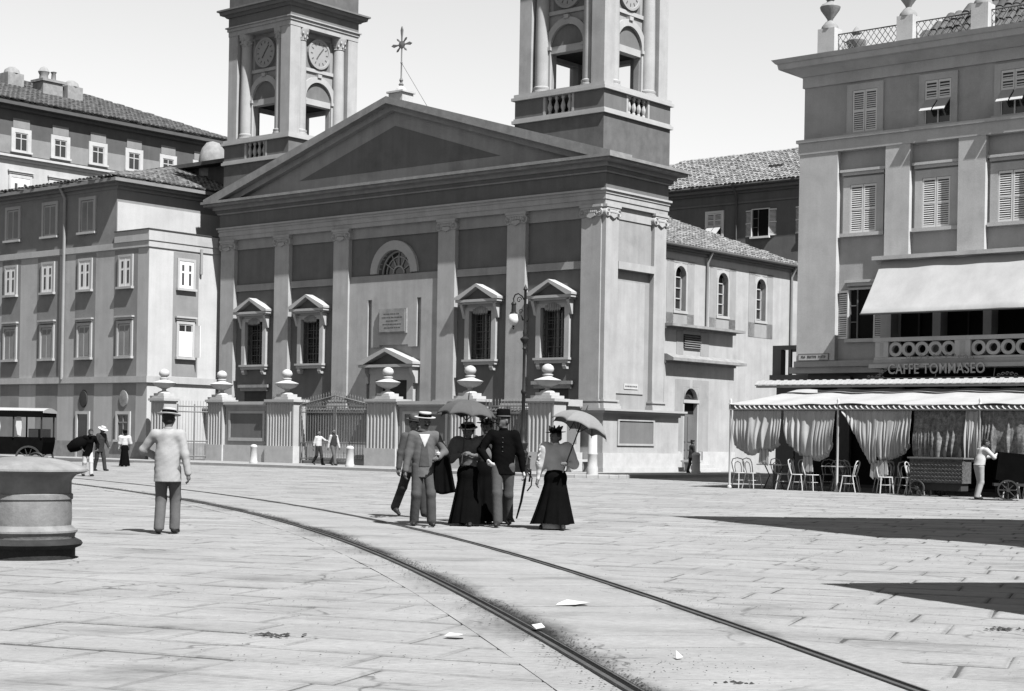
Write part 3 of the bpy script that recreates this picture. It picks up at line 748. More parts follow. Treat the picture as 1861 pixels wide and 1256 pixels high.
# ---------------------------------------------------------------- towers
def tower(cx, cy, lab):
    T = Matrix.Translation((cx, cy, 0))
    def fin(b, nm, m, par, smooth=False, label=None): b.xf(T); return b.build(nm, m, par, smooth=smooth, label=label)
    # body: block, open parapet corners, piers and pierced walls
    b = MB(); b.box(-2.3, 2.3, -2.3, 2.3, 12.3, 14.35)
    bt = fin(b, 'bell_tower', 'tower_block', church, label=lab)
    b = MB(); b.box(-2.40, 2.40, -2.40, 2.40, 14.35, 14.48); b.box(-2.34, 2.34, -2.34, 2.34, 14.48, 14.56); fin(b, 'ledge', 'stone_trim', bt)
    b = MB()
    for sx in (-1, 1):
        for sy in (-1, 1): b.box(sx*.80, sx*2.30, sy*.80, sy*2.30, 14.56, 15.30)
    fin(b, 'parapet', 'stucco_panel', bt)
    for q in range(4):
        for s in (-1, 1):
            b = MB(); b.box(s*.68, s*.80, -2.31, -2.1, 14.56, 15.30); b.xf(Matrix.Rotation(rad(90)*q, 4, 'Z')); fin(b, 'parapet_post', 'stone_trim', bt)
    b = MB(); b.box(-2.42, 2.42, -2.42, 2.42, 15.30, 15.42); b.box(-2.34, 2.34, -2.34, 2.34, 15.42, 15.56); fin(b, 'parapet_cap', 'stone_trim', bt)
    for q in range(4):
        for k in range(4):
            x = -.51+k*.34
            b = MB(); b.lathe([(.075, 14.56), (.075, 14.64), (.05, 14.67), (.10, 14.80), (.105, 14.88), (.05, 15.06), (.045, 15.14), (.08, 15.18), (.08, 15.30)], (x, -2.2), 8)
            b.xf(Matrix.Rotation(rad(90)*q, 4, 'Z')); fin(b, 'baluster', 'stone_trim', bt, True)
    b = MB()
    for sx in (-1, 1):
        for sy in (-1, 1): b.box(sx*1.56, sx*2.20, sy*1.56, sy*2.20, 15.56, 20.60)
    fin(b, 'corner_pier', 'stucco_light', bt)
    b = MB()
    for q in range(4):
        st = b.mark(); m_ = .022 if q % 2 else 0
        b.box(-1.56, -.82, -1.72, -1.45, 15.56, 20.6); b.box(.82, 1.56, -1.72, -1.45, 15.56, 20.6); b.box(-.82, .82, -1.72, -1.45, 17.32, 20.6)
        b.xf(Matrix.Rotation(rad(90)*q, 4, 'Z'), st)
    fin(b, 'belfry_wall', 'stucco_mid', bt)
    b = MB(); b.box(-1.5, 1.5, -1.5, 1.5, 17.32, 17.5); fin(b, 'belfry_ceiling', 'wood_dark', bt)
    for q in range(4):
        Rq = Matrix.Rotation(rad(90)*q, 4, 'Z')
        b = MB(); b.arch(0, 17.44, .84, 1.12, -1.86, -1.72, 16)
        for s in (-1, 1): b.box(s*.84, s*1.08, -1.84, -1.72, 15.56, 17.30); b.box(s*.80, s*1.16, -1.90, -1.72, 17.30, 17.44)
        b.box(-.12, .12, -1.92, -1.72, 18.50, 18.66); b.xf(Rq); fin(b, 'arch', 'stone_trim', bt)
        b = MB(); b.prism([(.84*math.cos(t), 17.44+.84*math.sin(t)) for t in np.linspace(0, math.pi, 16)], -1.74, -1.722, 'y'); b.xf(Rq); fin(b, 'lunette', 'stucco_dim', bt)  # plate proud of the wall, recess shade put into its dark colour
        b = MB(); b.box(-.84, .84, -1.80, -1.45, 17.16, 17.44); b.xf(Rq); fin(b, 'lintel', 'stone_trim', bt)
        b = MB(); b.box(-1.5, 1.5, -1.80, -1.72, 18.74, 18.90); b.xf(Rq); fin(b, 'string_course', 'stone_trim', bt)
        b = MB(); b.box(-.80, .80, -1.735, -1.721, 18.92, 20.36); b.xf(Rq); fin(b, 'clock_panel', 'stucco_dim', bt)
        b = MB(); st = b.mark(); b.lathe([(.0, .10), (.60, .10), (.62, .13), (.72, .13), (.72, 0)], (0, 0), 28); b.xf(Matrix.Translation((0, -1.735, 19.64)) @ Matrix.Rotation(rad(90), 4, 'X'), st); b.xf(Rq)
        fin(b, 'clock_face', 'clock', bt)
        b = MB()
        for k in range(12):
            st = b.mark(); b.box(-.02, .02, -1.85, -1.838, 20.07, 20.19); b.xf(turn('Y', rad(30*k), (0, 0, 19.64)), st)
        for an, L_ in ((40, .42), (215, .30)):
            st = b.mark(); b.box(-.025, .025, -1.86, -1.842, 19.6, 19.64+L_); b.xf(turn('Y', rad(an), (0, 0, 19.64)), st)
        b.xf(Rq); fin(b, 'clock_hands', 'mark', bt)
        for s in (-1, 1):
            b = MB()
            b.lathe([(.38, 15.56), (.38, 15.66), (.34, 15.68), (.36, 15.74), (.36, 15.80), (.30, 15.84), (.30, 17.4), (.265, 20.02), (.30, 20.05), (.27, 20.08), (.30, 20.25), (.40, 20.52), (.40, 20.60)], (s*1.24, -1.86), 18)
            for ring, zz, rr2 in ((8, 20.12, .30), (8, 20.30, .34)):
                for k in range(ring):
                    a = 2*math.pi*(k+(.5 if zz > 20.2 else 0))/ring; st = b.mark()
                    b.lathe([(0, 0), (.05, .03), (.055, .10), (.0, .17)], (0, 0), 5); b.xf(Matrix.Translation((s*1.24+rr2*math.cos(a), -1.86+rr2*math.sin(a), zz)), st)
            b.xf(Rq); fin(b, 'column', 'stucco_light', bt, True)
    b = MB(); b.box(-2.22, 2.22, -2.22, 2.22, 20.60, 20.84); b.box(-2.27, 2.27, -2.27, 2.27, 20.84, 20.98); b.box(-2.34, 2.34, -2.34, 2.34, 20.98, 21.04); fin(b, 'architrave', 'stucco_light', bt)
    b = MB(); b.box(-2.22, 2.22, -2.22, 2.22, 21.04, 21.50); fin(b, 'frieze', 'stucco_dim', bt)
    b = MB()
    for z0, z1, h0, h1 in ((21.50, 21.62, 2.30, 2.40), (21.62, 21.78, 2.52, 2.56), (21.78, 21.86, 2.64, 2.64)):
        b.add([(-h0,-h0,z0),(h0,-h0,z0),(h0,h0,z0),(-h0,h0,z0),(-h1,-h1,z1),(h1,-h1,z1),(h1,h1,z1),(-h1,h1,z1)], [(0,3,2,1),(4,5,6,7),(0,1,5,4),(1,2,6,5),(2,3,7,6),(3,0,4,7)])
    fin(b, 'cornice', 'stucco_dim', bt)
    b = MB(); b.box(-2.2, 2.2, -2.2, 2.2, 21.86, 23.2); b.box(-2.3, 2.3, -2.3, 2.3, 23.2, 23.35); fin(b, 'attic', 'tower_block', bt)
    b = MB()
    for sx in (-1, 1):
        for sy in (-1, 1): b.lathe([(.25, 23.35), (.12, 23.6), (.3, 23.9), (.1, 24.3), (0, 24.4)], (sx*1.9, sy*1.9), 10)
    fin(b, 'finials', 'stone_worn', bt, True)
tower(-2.60, 2.48, 'square bell tower over the street corner'); tower(-21.0, 2.48, 'square bell tower beside the apartment houses')
# low parapet roof left of the far tower and cross on the gable
CXX, CYY = -11.72, .45
cr = MB(); cr.box(CXX-.42, CXX+.42, CYY-.35, CYY+.35, AP-.35, AP+.28); cr.box(CXX-.50, CXX+.50, CYY-.42, CYY+.42, AP+.28, AP+.36); cr.lathe([(.30, AP+.36), (.22, AP+.5), (.10, AP+.62)], (CXX, CYY), 10)
crs = cr.build('gable_cross', 'stone_pale', church)
b = MB(); zc = AP+.6
b.lathe([(.05, zc), (.12, zc+.08), (.05, zc+.18), (.09, zc+.28), (.035, zc+.4), (.03, zc+1.0), (.055, zc+1.05), (.03, zc+1.1), (.03, zc+2.55)], (CXX, CYY), 8)
zx = zc+1.85
def blade(a, L0, L1, w):
    st = b.mark(); b.prism([(-.02, L0), (-w*.4, L0+(L1-L0)*.35), (-w, L0+(L1-L0)*.75), (0, L1), (w, L0+(L1-L0)*.75), (w*.4, L0+(L1-L0)*.35), (.02, L0)], -.03, .03, 'y')
    b.xf(Matrix.Translation((CXX, CYY, zx)) @ Matrix.Rotation(a, 4, 'Y'), st)
for a in (0, 90, 270): blade(rad(a), .1, .82 if a == 0 else .62, .07)
for a in (45, 135, 225, 315): blade(rad(a), .1, .42, .04)
st = b.mark(); b.lathe([(0, -.05), (.17, -.03), (.17, .03), (0, .05)], (0, 0), 14); b.xf(Matrix.Translation((CXX, CYY, zx)) @ Matrix.Rotation(rad(90), 4, 'X'), st)
b.tube([(CXX, CYY, zc+1.05), (CXX+.9, CYY+.9, AP-.4)], .012, 5)
b.build('cross', 'cross_metal', crs, smooth=True)
# ================================================================ church fence
fence = thing('church_fence', 'stone and iron fence with fluted piers and urns before the church', 'fence', gw(0, 0, 0), ANG)
FY = -2.5
def urn(par, x, y, z):
    b = MB(); b.prism([(x-.52, y-.4), (x+.52, y-.4), (x+.52, y+.4), (x-.52, y+.4)], z, z+.12, 'z'); b.prism([(x-.36, y-.3), (x+.36, y-.3), (x+.36, y+.3), (x-.36, y+.3)], z+.12, z+.24, 'z')
    b.lathe([(.30, z+.24), (.26, z+.30), (.10, z+.36), (.09, z+.42), (.16, z+.46), (.40, z+.56), (.52, z+.68), (.54, z+.72), (.50, z+.74), (.20, z+.84), (.17, z+.88), (.21, z+.91), (.21, z+.95), (.12, z+.98), (.22, z+1.06), (.245, z+1.16), (.20, z+1.27), (.10, z+1.34), (0, z+1.36)], (x, y), 18)
    b.build('urn', 'stone_pale', par, smooth=True)
def pier(x0, x1, depth=.75, ur=True):
    y0, y1 = FY, FY+depth
    b = MB()                               # fluted shaft
    n = max(4, int(round((x1-x0-.1)/.19))); w = (x1-x0-.1)/n
    poly = [(x1, y1), (x0, y1), (x0, y0)]
    for k in range(n):
        a = x0+.05+k*w
        for q in range(5):
            t = q/4; poly.append((a+.02+(w-.04)*t, y0+.055*math.sin(math.pi*t)))
    poly.append((x1, y0))
    b.prism(poly, .86, 2.76, 'z')
    p = b.build('pier', 'stone_trim', fence)
    bx('base', 'stone_pale', p, (x0-.06, x1+.06, y0-.06, y1+.06, .10, .86))
    bx('cap', 'stone_trim', p, (x0-.05, x1+.05, y0-.05, y1+.05, 2.76, 2.82), (x0-.1, x1+.1, y0-.1, y1+.1, 2.82, 2.93))
    if ur: urn(p, (x0+x1)/2, (y0+y1)/2, 2.93)
    return p
def fwall(x0, x1):
    bx('wall_panel', 'stucco_mid', fence, (x0, x1, FY+.15, FY+.5, .86, 2.62))
    bx('wall_base', 'stone_pale', fence, (x0, x1, FY+.02, FY+.55, .10, .86))
    b = MB(); b.box(x0, x1, FY+.08, FY+.56, 2.62, 2.70); b.box(x0, x1, FY-.02, FY+.66, 2.70, 2.84); b.build('wall_cap', 'stone_trim', fence)
    bx('panel_inset', 'stucco_panel', fence, (x0+.35, x1-.35, FY+.142, FY+.149, 1.2, 2.3))
    bx('panel_frame', 'stone_trim', fence, (x0+.22, x1-.22, FY+.11, FY+.149, 2.3, 2.42), (x0+.22, x1-.22, FY+.11, FY+.149, 1.05, 1.2), (x0+.22, x0+.35, FY+.11, FY+.149, 1.2, 2.3), (x1-.35, x1-.22, FY+.11, FY+.149, 1.2, 2.3))
def gate(x0, x1, peak):
    y = FY+.35
    b = MB()
    for z in (.32, 1.0, 2.35, 2.62): b.box(x0, x1, y-.025, y+.025, z, z+.05)
    for x in (x0+.02, (x0+x1)/2-.06, (x0+x1)/2+.06, x1-.02): b.box(x-.03, x+.03, y-.03, y+.03, .15, 2.67)
    c = (x0+x1)/2
    if peak: b.tube([(x0, y, 2.7), (c, y, 3.1), (x1, y, 2.7)], .03, 6)
    g = b.build('gate', 'gate_iron', fence)
    b = MB(); n = int((x1-x0)/.16)
    for k in range(1, n):
        x = x0+(x1-x0)*k/n
        top = 2.70+(.4*(1-abs(x-c)/(c-x0)) if peak else 0)+.16
        b.box(x-.009, x+.009, y-.009, y+.009, .34, top); b.lathe([(.0, top-.06), (.022, top-.02), (0, top+.1)], (x, y), 4)
    b.build('gate_bars', 'gate_iron', g, kind='stuff')
    b = MB(); rr = random.Random(int(x0*10))
    for k in range(int((x1-x0)/.2)):
        x = x0+.1+k*.2; pts = [(x+.08*math.cos(t)*(1-t/9), y, 2.49+.08*math.sin(t)*(1-t/9)) for t in np.linspace(0, 7, 12)]; b.tube(pts, .010, 4)
        if peak:
            zt = 2.72+.34*(1-abs(x-c)/(c-x0)); 
            if zt > 2.8: b.tube([(x+.09*math.cos(t), y, 2.75+(zt-2.75)*.5+.07*math.sin(t)) for t in np.linspace(0, 6, 9)], .010, 4)
    b.build('gate_scrolls', 'gate_iron', g, kind='stuff')
PI = [(-25.0, -24.1), (-20.95, -19.9), (-16.85, -15.1), (-10.55, -8.85), (-5.75, -4.4), (-1.7, -.42)]
for a, b_ in PI[1:]: pier(a, b_)
FY = -4.7; pier(-22.3, -21.35, .7); FY = -2.5
fwall(-19.84, -16.91); fwall(-8.79, -5.81)
gate(-15.04, -10.61, True); gate(-4.34, -1.76, False)
gs_ = MB(); y0_, y1_ = -4.0, -2.3
def ga(t): return (-21.3+.42*t, y0_+(y1_-y0_)*t)
for z in (.3, 1.0, 2.35, 2.6): gs_.tube([(*ga(0), z), (*ga(1), z)], .03, 5)
for t in (.02, .5, .98): gs_.tube([(*ga(t), .12), (*ga(t), 2.7)], .04, 5)
gs_ = gs_.build('gate', 'gate_iron', fence)
gb_ = MB()
for k in range(1, 12): gb_.tube([(*ga(k/12), .3), (*ga(k/12), 2.85)], .011, 4)
gb_.build('gate_bars', 'gate_iron', gs_, kind='stuff')
# the return wall back to the church corner
bx('return_wall', 'stucco_light', fence, (-.95, -.55, FY+.81, -.66, .86, 2.66))
bx('return_base', 'stone_pale', fence, (-.95, -.42, FY+.81, -.67, .10, .86))
bx('return_cap', 'stone_trim', fence, (-.98, -.40, FY+.85, -.73, 2.66, 2.92))
bx('return_inset', 'stucco_dim', fence, (-.549, -.54, FY+1.0, -.9, 1.2, 2.3))
# gate steps behind the centre gate
st_ = MB()
for k in range(3): st_.box(-15.0, -10.7, FY+.5+.35*k, FY+1.4, .10+.15*k, .25+.15*k)
st_.build('gate_steps', 'stone_pale', fence)

# stone benches
def bench(x, y, L_, lab, rz=0):
    o = thing('stone_bench', lab, 'bench', gw(x, y, .115), ANG+rz, 'stone benches by the church wall')
    b = MB(); b.box(-L_/2, L_/2, -.2, .2, .40, .48); b.build('seat', 'stone_pale', o)
    for s in (-1, 1):
        b = MB(); b.prism([(-.16, 0), (-.10, .12), (-.10, .28), (-.17, .40), (.17, .40), (.10, .28), (.10, .12), (.16, 0)], s*(L_/2-.25)-.07, s*(L_/2-.25)+.07, 'x'); b.build('leg', 'stone_worn', o)
bench(.95, 4.0+1.0, 1.1, 'short stone bench beside the side door steps', rad(90)); bench(.15, -1.65, 1.6, 'stone bench against the fence return behind the lady in the white blouse', rad(90))

# ================================================================ windows for houses
def window(par, c, y, z0, z1, h, kind='sash', M=None, frame=.14, fm='cafe_light', hood=False, sillm=None, up=None, seed=0):
    """window on a wall facing -y at plane y; M turns it onto another wall"""
    M = M or Matrix.Identity(4)
    def fin(b, nm, m, p, **k): b.xf(M); return b.build(nm, m, p, **k)
    b = MB(); b.box(c-h, c+h, y-.012, y-.004, z0, z1); w = fin(b, 'window', 'glass' if kind != 'open' else 'black_void', par)
    b = MB()
    for s in (-1, 1): b.box(c+s*h, c+s*(h+frame), y-.07, y, z0, z1+frame)
    b.box(c-h, c+h, y-.07, y, z1, z1+frame); fin(b, 'frame', fm, w)
    b = MB(); b.box(c-h-frame-.05, c+h+frame+.05, y-.16, y, z0-.11, z0); fin(b, 'sill', fm, w)
    if hood:
        b = MB(); b.box(c-h-frame-.08, c+h+frame+.08, y-.16, y, z1+frame+.16, z1+frame+.24); b.box(c-h-frame-.02, c+h+frame+.02, y-.10, y, z1+frame+.06, z1+frame+.16); fin(b, 'hood', fm, w)
    def leaf(x0, x1, za, zb, yy=None, ang=0, piv=0, nm='shutter', tilt=0):
        yy = y-.03 if yy is None else yy
        b = MB(); f = .045
        b.box(x0, x0+f, yy-.03, yy, za, zb); b.box(x1-f, x1, yy-.03, yy, za, zb); b.box(x0+f, x1-f, yy-.03, yy, za, za+.07); b.box(x0+f, x1-f, yy-.03, yy, zb-.07, zb); b.box(x0+f, x1-f, yy-.03, yy, (za+zb)/2-.03, (za+zb)/2+.03)
        T = Matrix.Identity(4)
        if ang: T = turn('Z', ang, (piv, yy, 0))
        if tilt: T = turn('X', tilt, (0, yy, zb))
        b.xf(T); o = fin(b, nm, 'shutter', w)
        b = MB(); n = int((zb-za-.2)/.065)
        for k in range(n):
            z = za+.09+k*(zb-za-.18)/n
            if abs(z+.02-(za+zb)/2) < .045: continue
            b.prism([(yy-.005, z+.035), (yy-.028, z), (yy-.028, z+.008), (yy-.005, z+.043)], x0+f, x1-f, 'x')
        b.xf(T); fin(b, 'louvres', 'shutter', o)
        b = MB(); b.box(x0+f, x1-f, yy-.004, yy, za+.07, zb-.07); b.xf(T); fin(b, 'shade', 'shutter_gap', o)  # dark sheet behind the louvres, painting the shade between slats
    if kind == 'shut': leaf(c-h+.01, c-.008, z0+.01, z1-.01); leaf(c+.008, c+h-.01, z0+.01, z1-.01)
    if kind == 'half':
        zm = z0+(z1-z0)*.56
        leaf(c-h+.01, c-.008, zm, z1-.01); leaf(c+.008, c+h-.01, zm, z1-.01)
        t = rad(-48)
        for a, e in ((c-h+.03, c-.03), (c+.03, c+h-.03)):
            b = MB(); b.box(a, e, y-.055, y-.03, z0+.12, zm); b.xf(turn('X', t, (0, y-.04, zm))); fin(b, 'tilted_flap', 'sash', w)
        b = MB()
        for x in (c-h, c-.02, c+h-.04): b.box(x, x+.04, y-.05, y-.014, z0, zm)
        fin(b, 'stiles', 'shutter', w)
    if kind == 'open':
        leaf(c-h-.52*1.0-.02, c-h-.02, z0+.01, z1-.01, yy=y-.08, ang=rad(-14), piv=c-h-.02); leaf(c+h+.02, c+h+.54, z0+.01, z1-.01, yy=y-.08, ang=rad(14), piv=c+h+.02)
        b = MB(); b.box(c-.16, c-.12, y-.06, y-.014, z0, z1)
        for k in (1, 2): b.box(c-h, c-.16, y-.05, y-.014, z0+(z1-z0)*k/3, z0+(z1-z0)*k/3+.03)
        b.box(c-h, c-h+.04, y-.05, y-.014, z0, z1); fin(b, 'casement', 'stucco_dim', w)
    if kind in ('sash', 'sash_dark'):
        m = 'sash' if kind == 'sash' else 'house_grey'
        b = MB()
        for x in (c-h, c-.03, c+h-.06): b.box(x, x+.06, y-.04, y-.014, z0, z1)
        for z in (z0, z0+(z1-z0)*.66, z1-.06): b.box(c-h, c+h, y-.041, y-.0135, z, z+.06)
        fin(b, 'sash', m, w)
    if kind == 'blind':
        b = MB(); b.box(c-h+.02, c+h-.02, y-.03, y-.014, z0+.02, z1-.02); fin(b, 'blind', fm, w)
        b = MB(); b.box(c-h+.1, c-.05, y-.04, y-.031, z0+.1, z1-.1); b.box(c+.05, c+h-.1, y-.04, y-.031, z0+.1, z1-.1); fin(b, 'blind_panels', 'house_grey', w)
    if kind == 'pale':
        b = MB()
        for x0_, x1_ in ((c-h, c-.03), (c+.03, c+h)): b.box(x0_, x1_, y-.05, y-.014, z0, z1)
        b.box(c-.03, c+.03, y-.055, y-.014, z0, z1); fin(b, 'shutter', 'shutter', w)
        b = MB()
        for s in (-1, 1): b.box(c+s*h*.5-h*.16, c+s*h*.5+h*.16, y-.058, y-.051, z0+(z1-z0)*.12, z0+(z1-z0)*.56); b.box(c+s*h*.5-h*.16, c+s*h*.5+h*.16, y-.058, y-.051, z0+(z1-z0)*.64, z0+(z1-z0)*.86)
        fin(b, 'slots', 'shutter_gap', w)
    return w
def side(X): return Matrix.Rotation(rad(90), 4, 'Z')    # wall facing +x at plane x=X: use y=-X

# ================================================================ apartment house left of the church
lh = thing('corner_house', 'pale three-storey corner house with set-back attic floor left of the church', 'house', gw(1.3, -.95, 0), ANG)
LX, LY = -24.85, -3.05
bx('wall', 'house_light', lh, (-52, LX, LY, 12, .1, 10.35), label='blotchy plastered wall')
bx('plinth', 'stone_worn', lh, (-52, LX+.06, LY-.06, 12, .1, .9))
bx('string_course', 'house_light', lh, (-52, LX+.12, LY-.12, 12, 3.70, 4.0), (-52, LX+.06, LY-.06, 12, 10.05, 10.35))
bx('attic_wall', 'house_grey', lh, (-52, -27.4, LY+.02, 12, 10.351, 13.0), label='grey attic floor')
bx('attic_side', 'house_sunlit', lh, (-27.40, -27.37, LY+.04, 12, 10.36, 12.35), label='attic end wall coloured paler for the sunlight on it')  # paler sheet over the grey attic, sunlight put into its colour
bx('terrace_parapet', 'house_light', lh, (-27.4, LX+.10, LY-.10, LY+.12, 10.351, 10.86), (LX-.12, LX+.10, LY+.12, 1.0, 10.351, 10.86))
bx('parapet_rail', 'iron_grey', lh, (-27.4, LX+.14, LY-.14, LY+.10, 10.861, 10.90), (LX-.08, LX+.14, LY+.10, 1.0, 10.861, 10.90))
b = MB(); b.box(-52, -27.3, LY-.02, 12, 12.96, 13.12); b.box(-52, -27.1, LY-.2, 12, 13.12, 13.26); b.box(-52, -26.85, LY-.5, 12, 13.26, 13.42); b.build('eaves', 'house_grey', lh)
b = MB(); rz_ = 15.2
b.add([(-52, LY-.5, 13.43), (-26.85, LY-.5, 13.43), (-26.85, 12, 13.43), (-52, 12, 13.43), (-32, 4.5, rz_), (-52, 4.5, rz_)], [(0, 1, 4, 5), (1, 2, 4), (2, 3, 5, 4), (0, 5, 3)])
b.build('roof', 'roof_mid', lh)
b = MB(); v_ = Vector((0, 7.5, rz_-13.43)); tiles(b, (-52, LY-.5, 13.44), (25.1, 0, 0), (0, 7.9, rz_-13.43), (0, -(rz_-13.43), 7.9), clip=lambda u, w_: 12 < u < 25.0-w_*.66, pw=.3, pl=.45, seed=6)
tiles(b, (-26.85, LY-.5, 13.44), (0, 15.5, 0), (-5.15, 0, rz_-13.43), ((rz_-13.43), 0, 5.15), clip=lambda u, w_: w_*1.35 < u < 12, pw=.3, pl=.45, seed=7)
b.build('roof_tiles', 'roof_mid', lh, smooth=True, kind='stuff')
cols = [(-36.07, .83), (-32.85, .93), (-29.75, .82), (-26.56, .9)]
for k in range(2): cols.insert(0, (cols[0][0]-3.2, .85))
for i, (c, h) in enumerate(cols):
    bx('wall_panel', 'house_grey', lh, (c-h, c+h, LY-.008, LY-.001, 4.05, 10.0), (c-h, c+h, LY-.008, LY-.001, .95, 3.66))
    window(lh, c, LY-.01, 8.25, 9.65, .44, 'pale', fm='house_light', frame=.12)
    window(lh, c, LY-.01, 4.95, 6.5, .48, 'blind', fm='house_light', hood=True, frame=.13)
    if i >= 4:
        d = window(lh, c, LY-.01, 1.0 if i == 5 else .12, 2.2, .42, 'sash_dark' if i == 5 else 'open_door', fm='stone_pale', frame=.14)
    if c > -48: window(lh, c+.05, LY+.02, 11.05, 12.6, .52, 'blind', fm='house_light', frame=.16) if c < -28 else None
M_ = side(LX)
bx('side_wall', 'house_sunlit', lh, (LX-.02, LX+.0005, LY+.02, 3.0, .9, 3.69), (LX-.02, LX+.0005, LY+.02, 3.0, 4.01, 10.04), label='end wall coloured paler for the sunlight on it')  # paler sheet on the sunny end, brightness painted in
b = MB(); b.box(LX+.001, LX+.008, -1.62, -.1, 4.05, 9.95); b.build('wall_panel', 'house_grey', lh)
window(lh, -.88, -LX-.01, 8.25, 9.55, .42, 'pale', M=M_, fm='house_light', frame=.12)
w = window(lh, -.88, -LX-.01, 4.98, 6.55, .42, 'sash', M=M_, fm='house_light', hood=True, frame=.12)
b = MB(); b.box(-.98, -.46, LX-.3, LX-.26, 5.0, 6.5); b = MB(); b.box(LX+.08, LX+.11, -1.3, -.5, 5.0, 6.2); b.build('hanging_blind', 'shutter', w)
b = MB(); b.box(LX+.06, LX+.5, -.36, -.32, 4.98, 6.5); b.build('open_shutter', 'shutter', w)
b = MB(); b.tube([(-31.45, LY-.4, 13.3), (-31.45, LY-.1, 12.8), (-31.45, LY-.1, 3.9)], .075, 8); b.build('downspout', 'pipe', lh, smooth=True)
b = MB(); b.tube([(LX+.10, -.02, 10.2), (LX+.10, -.02, 9.0)], .07, 8); b.build('rain_head', 'pipe', lh, smooth=True)
for i, c in enumerate((-29.75, -26.56)):
    b = MB(); st = b.mark(); b.lathe([(.0, .06), (.3, .05), (.34, 0)], (0, 0), 14); b.xf(Matrix.Translation((c, LY-.01, 2.95)) @ Matrix.Rotation(rad(90), 4, 'X') @ Matrix.Scale(1.3, 4, (0, 1, 0)), st); b.build('relief_medallion', 'stone_worn' if i else 'wood_dark', lh, smooth=True)

# ================================================================ tall house behind it
bh = thing('tall_house', 'tall pale house with dark attic band rising behind the corner house', 'house', gw(0, 0, 0), ANG)
BX = -44.0
bx('wall', 'house_light', bh, (-62, BX, -2.6, 17.6, .1, 17.0))
bx('attic_band', 'stucco_dark', bh, (-62, BX-.001, -2.6, 17.6, 17.1, 19.75))
bx('light_band', 'house_grey', bh, (BX, BX+.01, -2.6, 17.6, 17.25, 18.25))
bx('string_course', 'stone_pale', bh, (-62, BX+.10, -2.6, 17.7, 16.85, 17.02), (-62, BX+.28, -2.6, 17.9, 17.02, 17.15))
bx('eaves', 'stucco_dark', bh, (-62, BX+.25, -2.6, 17.8, 19.75, 19.95), (-62, BX+.6, -2.6, 18.1, 19.95, 20.2))
b = MB(); b.add([(BX+.65, -2.6, 20.21), (BX+.65, 18.2, 20.21), (-62, 18.2, 20.21), (-62, -2.6, 20.21), (-51.0, 11.5, 23.1), (-51.0, -2.6, 23.1)], [(0, 1, 4, 5), (1, 2, 4), (2, 3, 5, 4), (0, 5, 3)]); b.build('roof', 'roof_dark', bh)
b = MB(); tiles(b, (BX+.65, -2.6, 20.22), (0, 20.8, 0), (-7.65, 0, 2.89), (2.89, 0, 7.65), clip=lambda u, w_: u < 20.8-w_*.84, pw=.32, pl=.5, seed=9); b.build('roof_tiles', 'roof_dark', bh, smooth=True, kind='stuff')
for k, c in enumerate((-.2, 2.45, 5.1, 7.75, 10.4, 13.0, 15.6)):
    w = window(bh, c, -BX, 17.45, 18.5, .42, 'sash', M=side(BX), fm='stone_pale', frame=.24)
    b = MB(); b.box(c-.55, c+.55, -BX-.05, -BX-.002, 18.76, 19.3); b.xf(side(BX)); b.build('blind_head', 'house_grey', w)
    window(bh, c, -BX, 13.6, 15.9, .6, 'pale' if k % 2 else 'sash', M=side(BX), fm='stone_pale', frame=.16, hood=True)
def chimney(par, x, y, z0, kind):
    b = MB()
    if kind: b.box(x-.55, x+.55, y-.7, y+.7, z0-1.5, z0+.55); b.box(x-.65, x+.65, y-.8, y+.8, z0+.55, z0+.7); b.lathe([(.3, z0+.7), (.26, z0+1.0), (.36, z0+1.2), (.2, z0+1.45), (.0, z0+1.55)], (x, y-.3), 10); b.lathe([(.16, z0+.7), (.13, z0+1.2), (.2, z0+1.3), (.0, z0+1.4)], (x, y+.4), 8)
    else: b.box(x-.45, x+.45, y-.55, y+.55, z0-1.5, z0+.6); b.lathe([(.5, z0+.6), (.42, z0+.85), (.2, z0+1.0), (0, z0+1.04)], (x, y), 12)
    b.build('chimney', 'stone_worn', par, smooth=True)
chimney(bh, -48.5, 4.7, 22.3, 0); chimney(bh, -48, 6.9, 22.1, 1); chimney(bh, -47.6, 8.3, 22.0, 0)

# low dark roofed wing between the tall house and the church tower
lw = thing('low_wing', 'dark low wing with overhanging roof between tall house and far tower', 'house', gw(0, 0, 0), ANG)
bx('wall', 'stucco_dark', lw, (-36, -24.0, 4.0, 10, .1, 15.35))
b = MB(); b.add([(-34, 3.3, 15.55), (-23.7, 3.3, 15.55), (-23.7, 10, 16.0), (-34, 10, 16.0), (-34, 3.3, 15.35), (-23.7, 3.3, 15.35), (-23.7, 10, 15.35), (-34, 10, 15.35)], [(0,1,2,3),(7,6,5,4),(0,4,5,1),(1,5,6,2),(2,6,7,3),(3,7,4,0)]); b.build('roof', 'roof_dark', lw)
b = MB(); b.lathe([(.72, 14.9), (.74, 15.8), (.70, 16.1), (.58, 16.45), (.35, 16.75), (0, 16.86)], (-29.5, 4.6), 16); b.build('domed_vent', 'stone_worn', lw, smooth=True)
for c in (-31, -28.5, -26.5): window(lw, c, 4.0, 12.6, 13.9, .4, 'sash_dark', fm='stucco_dim')

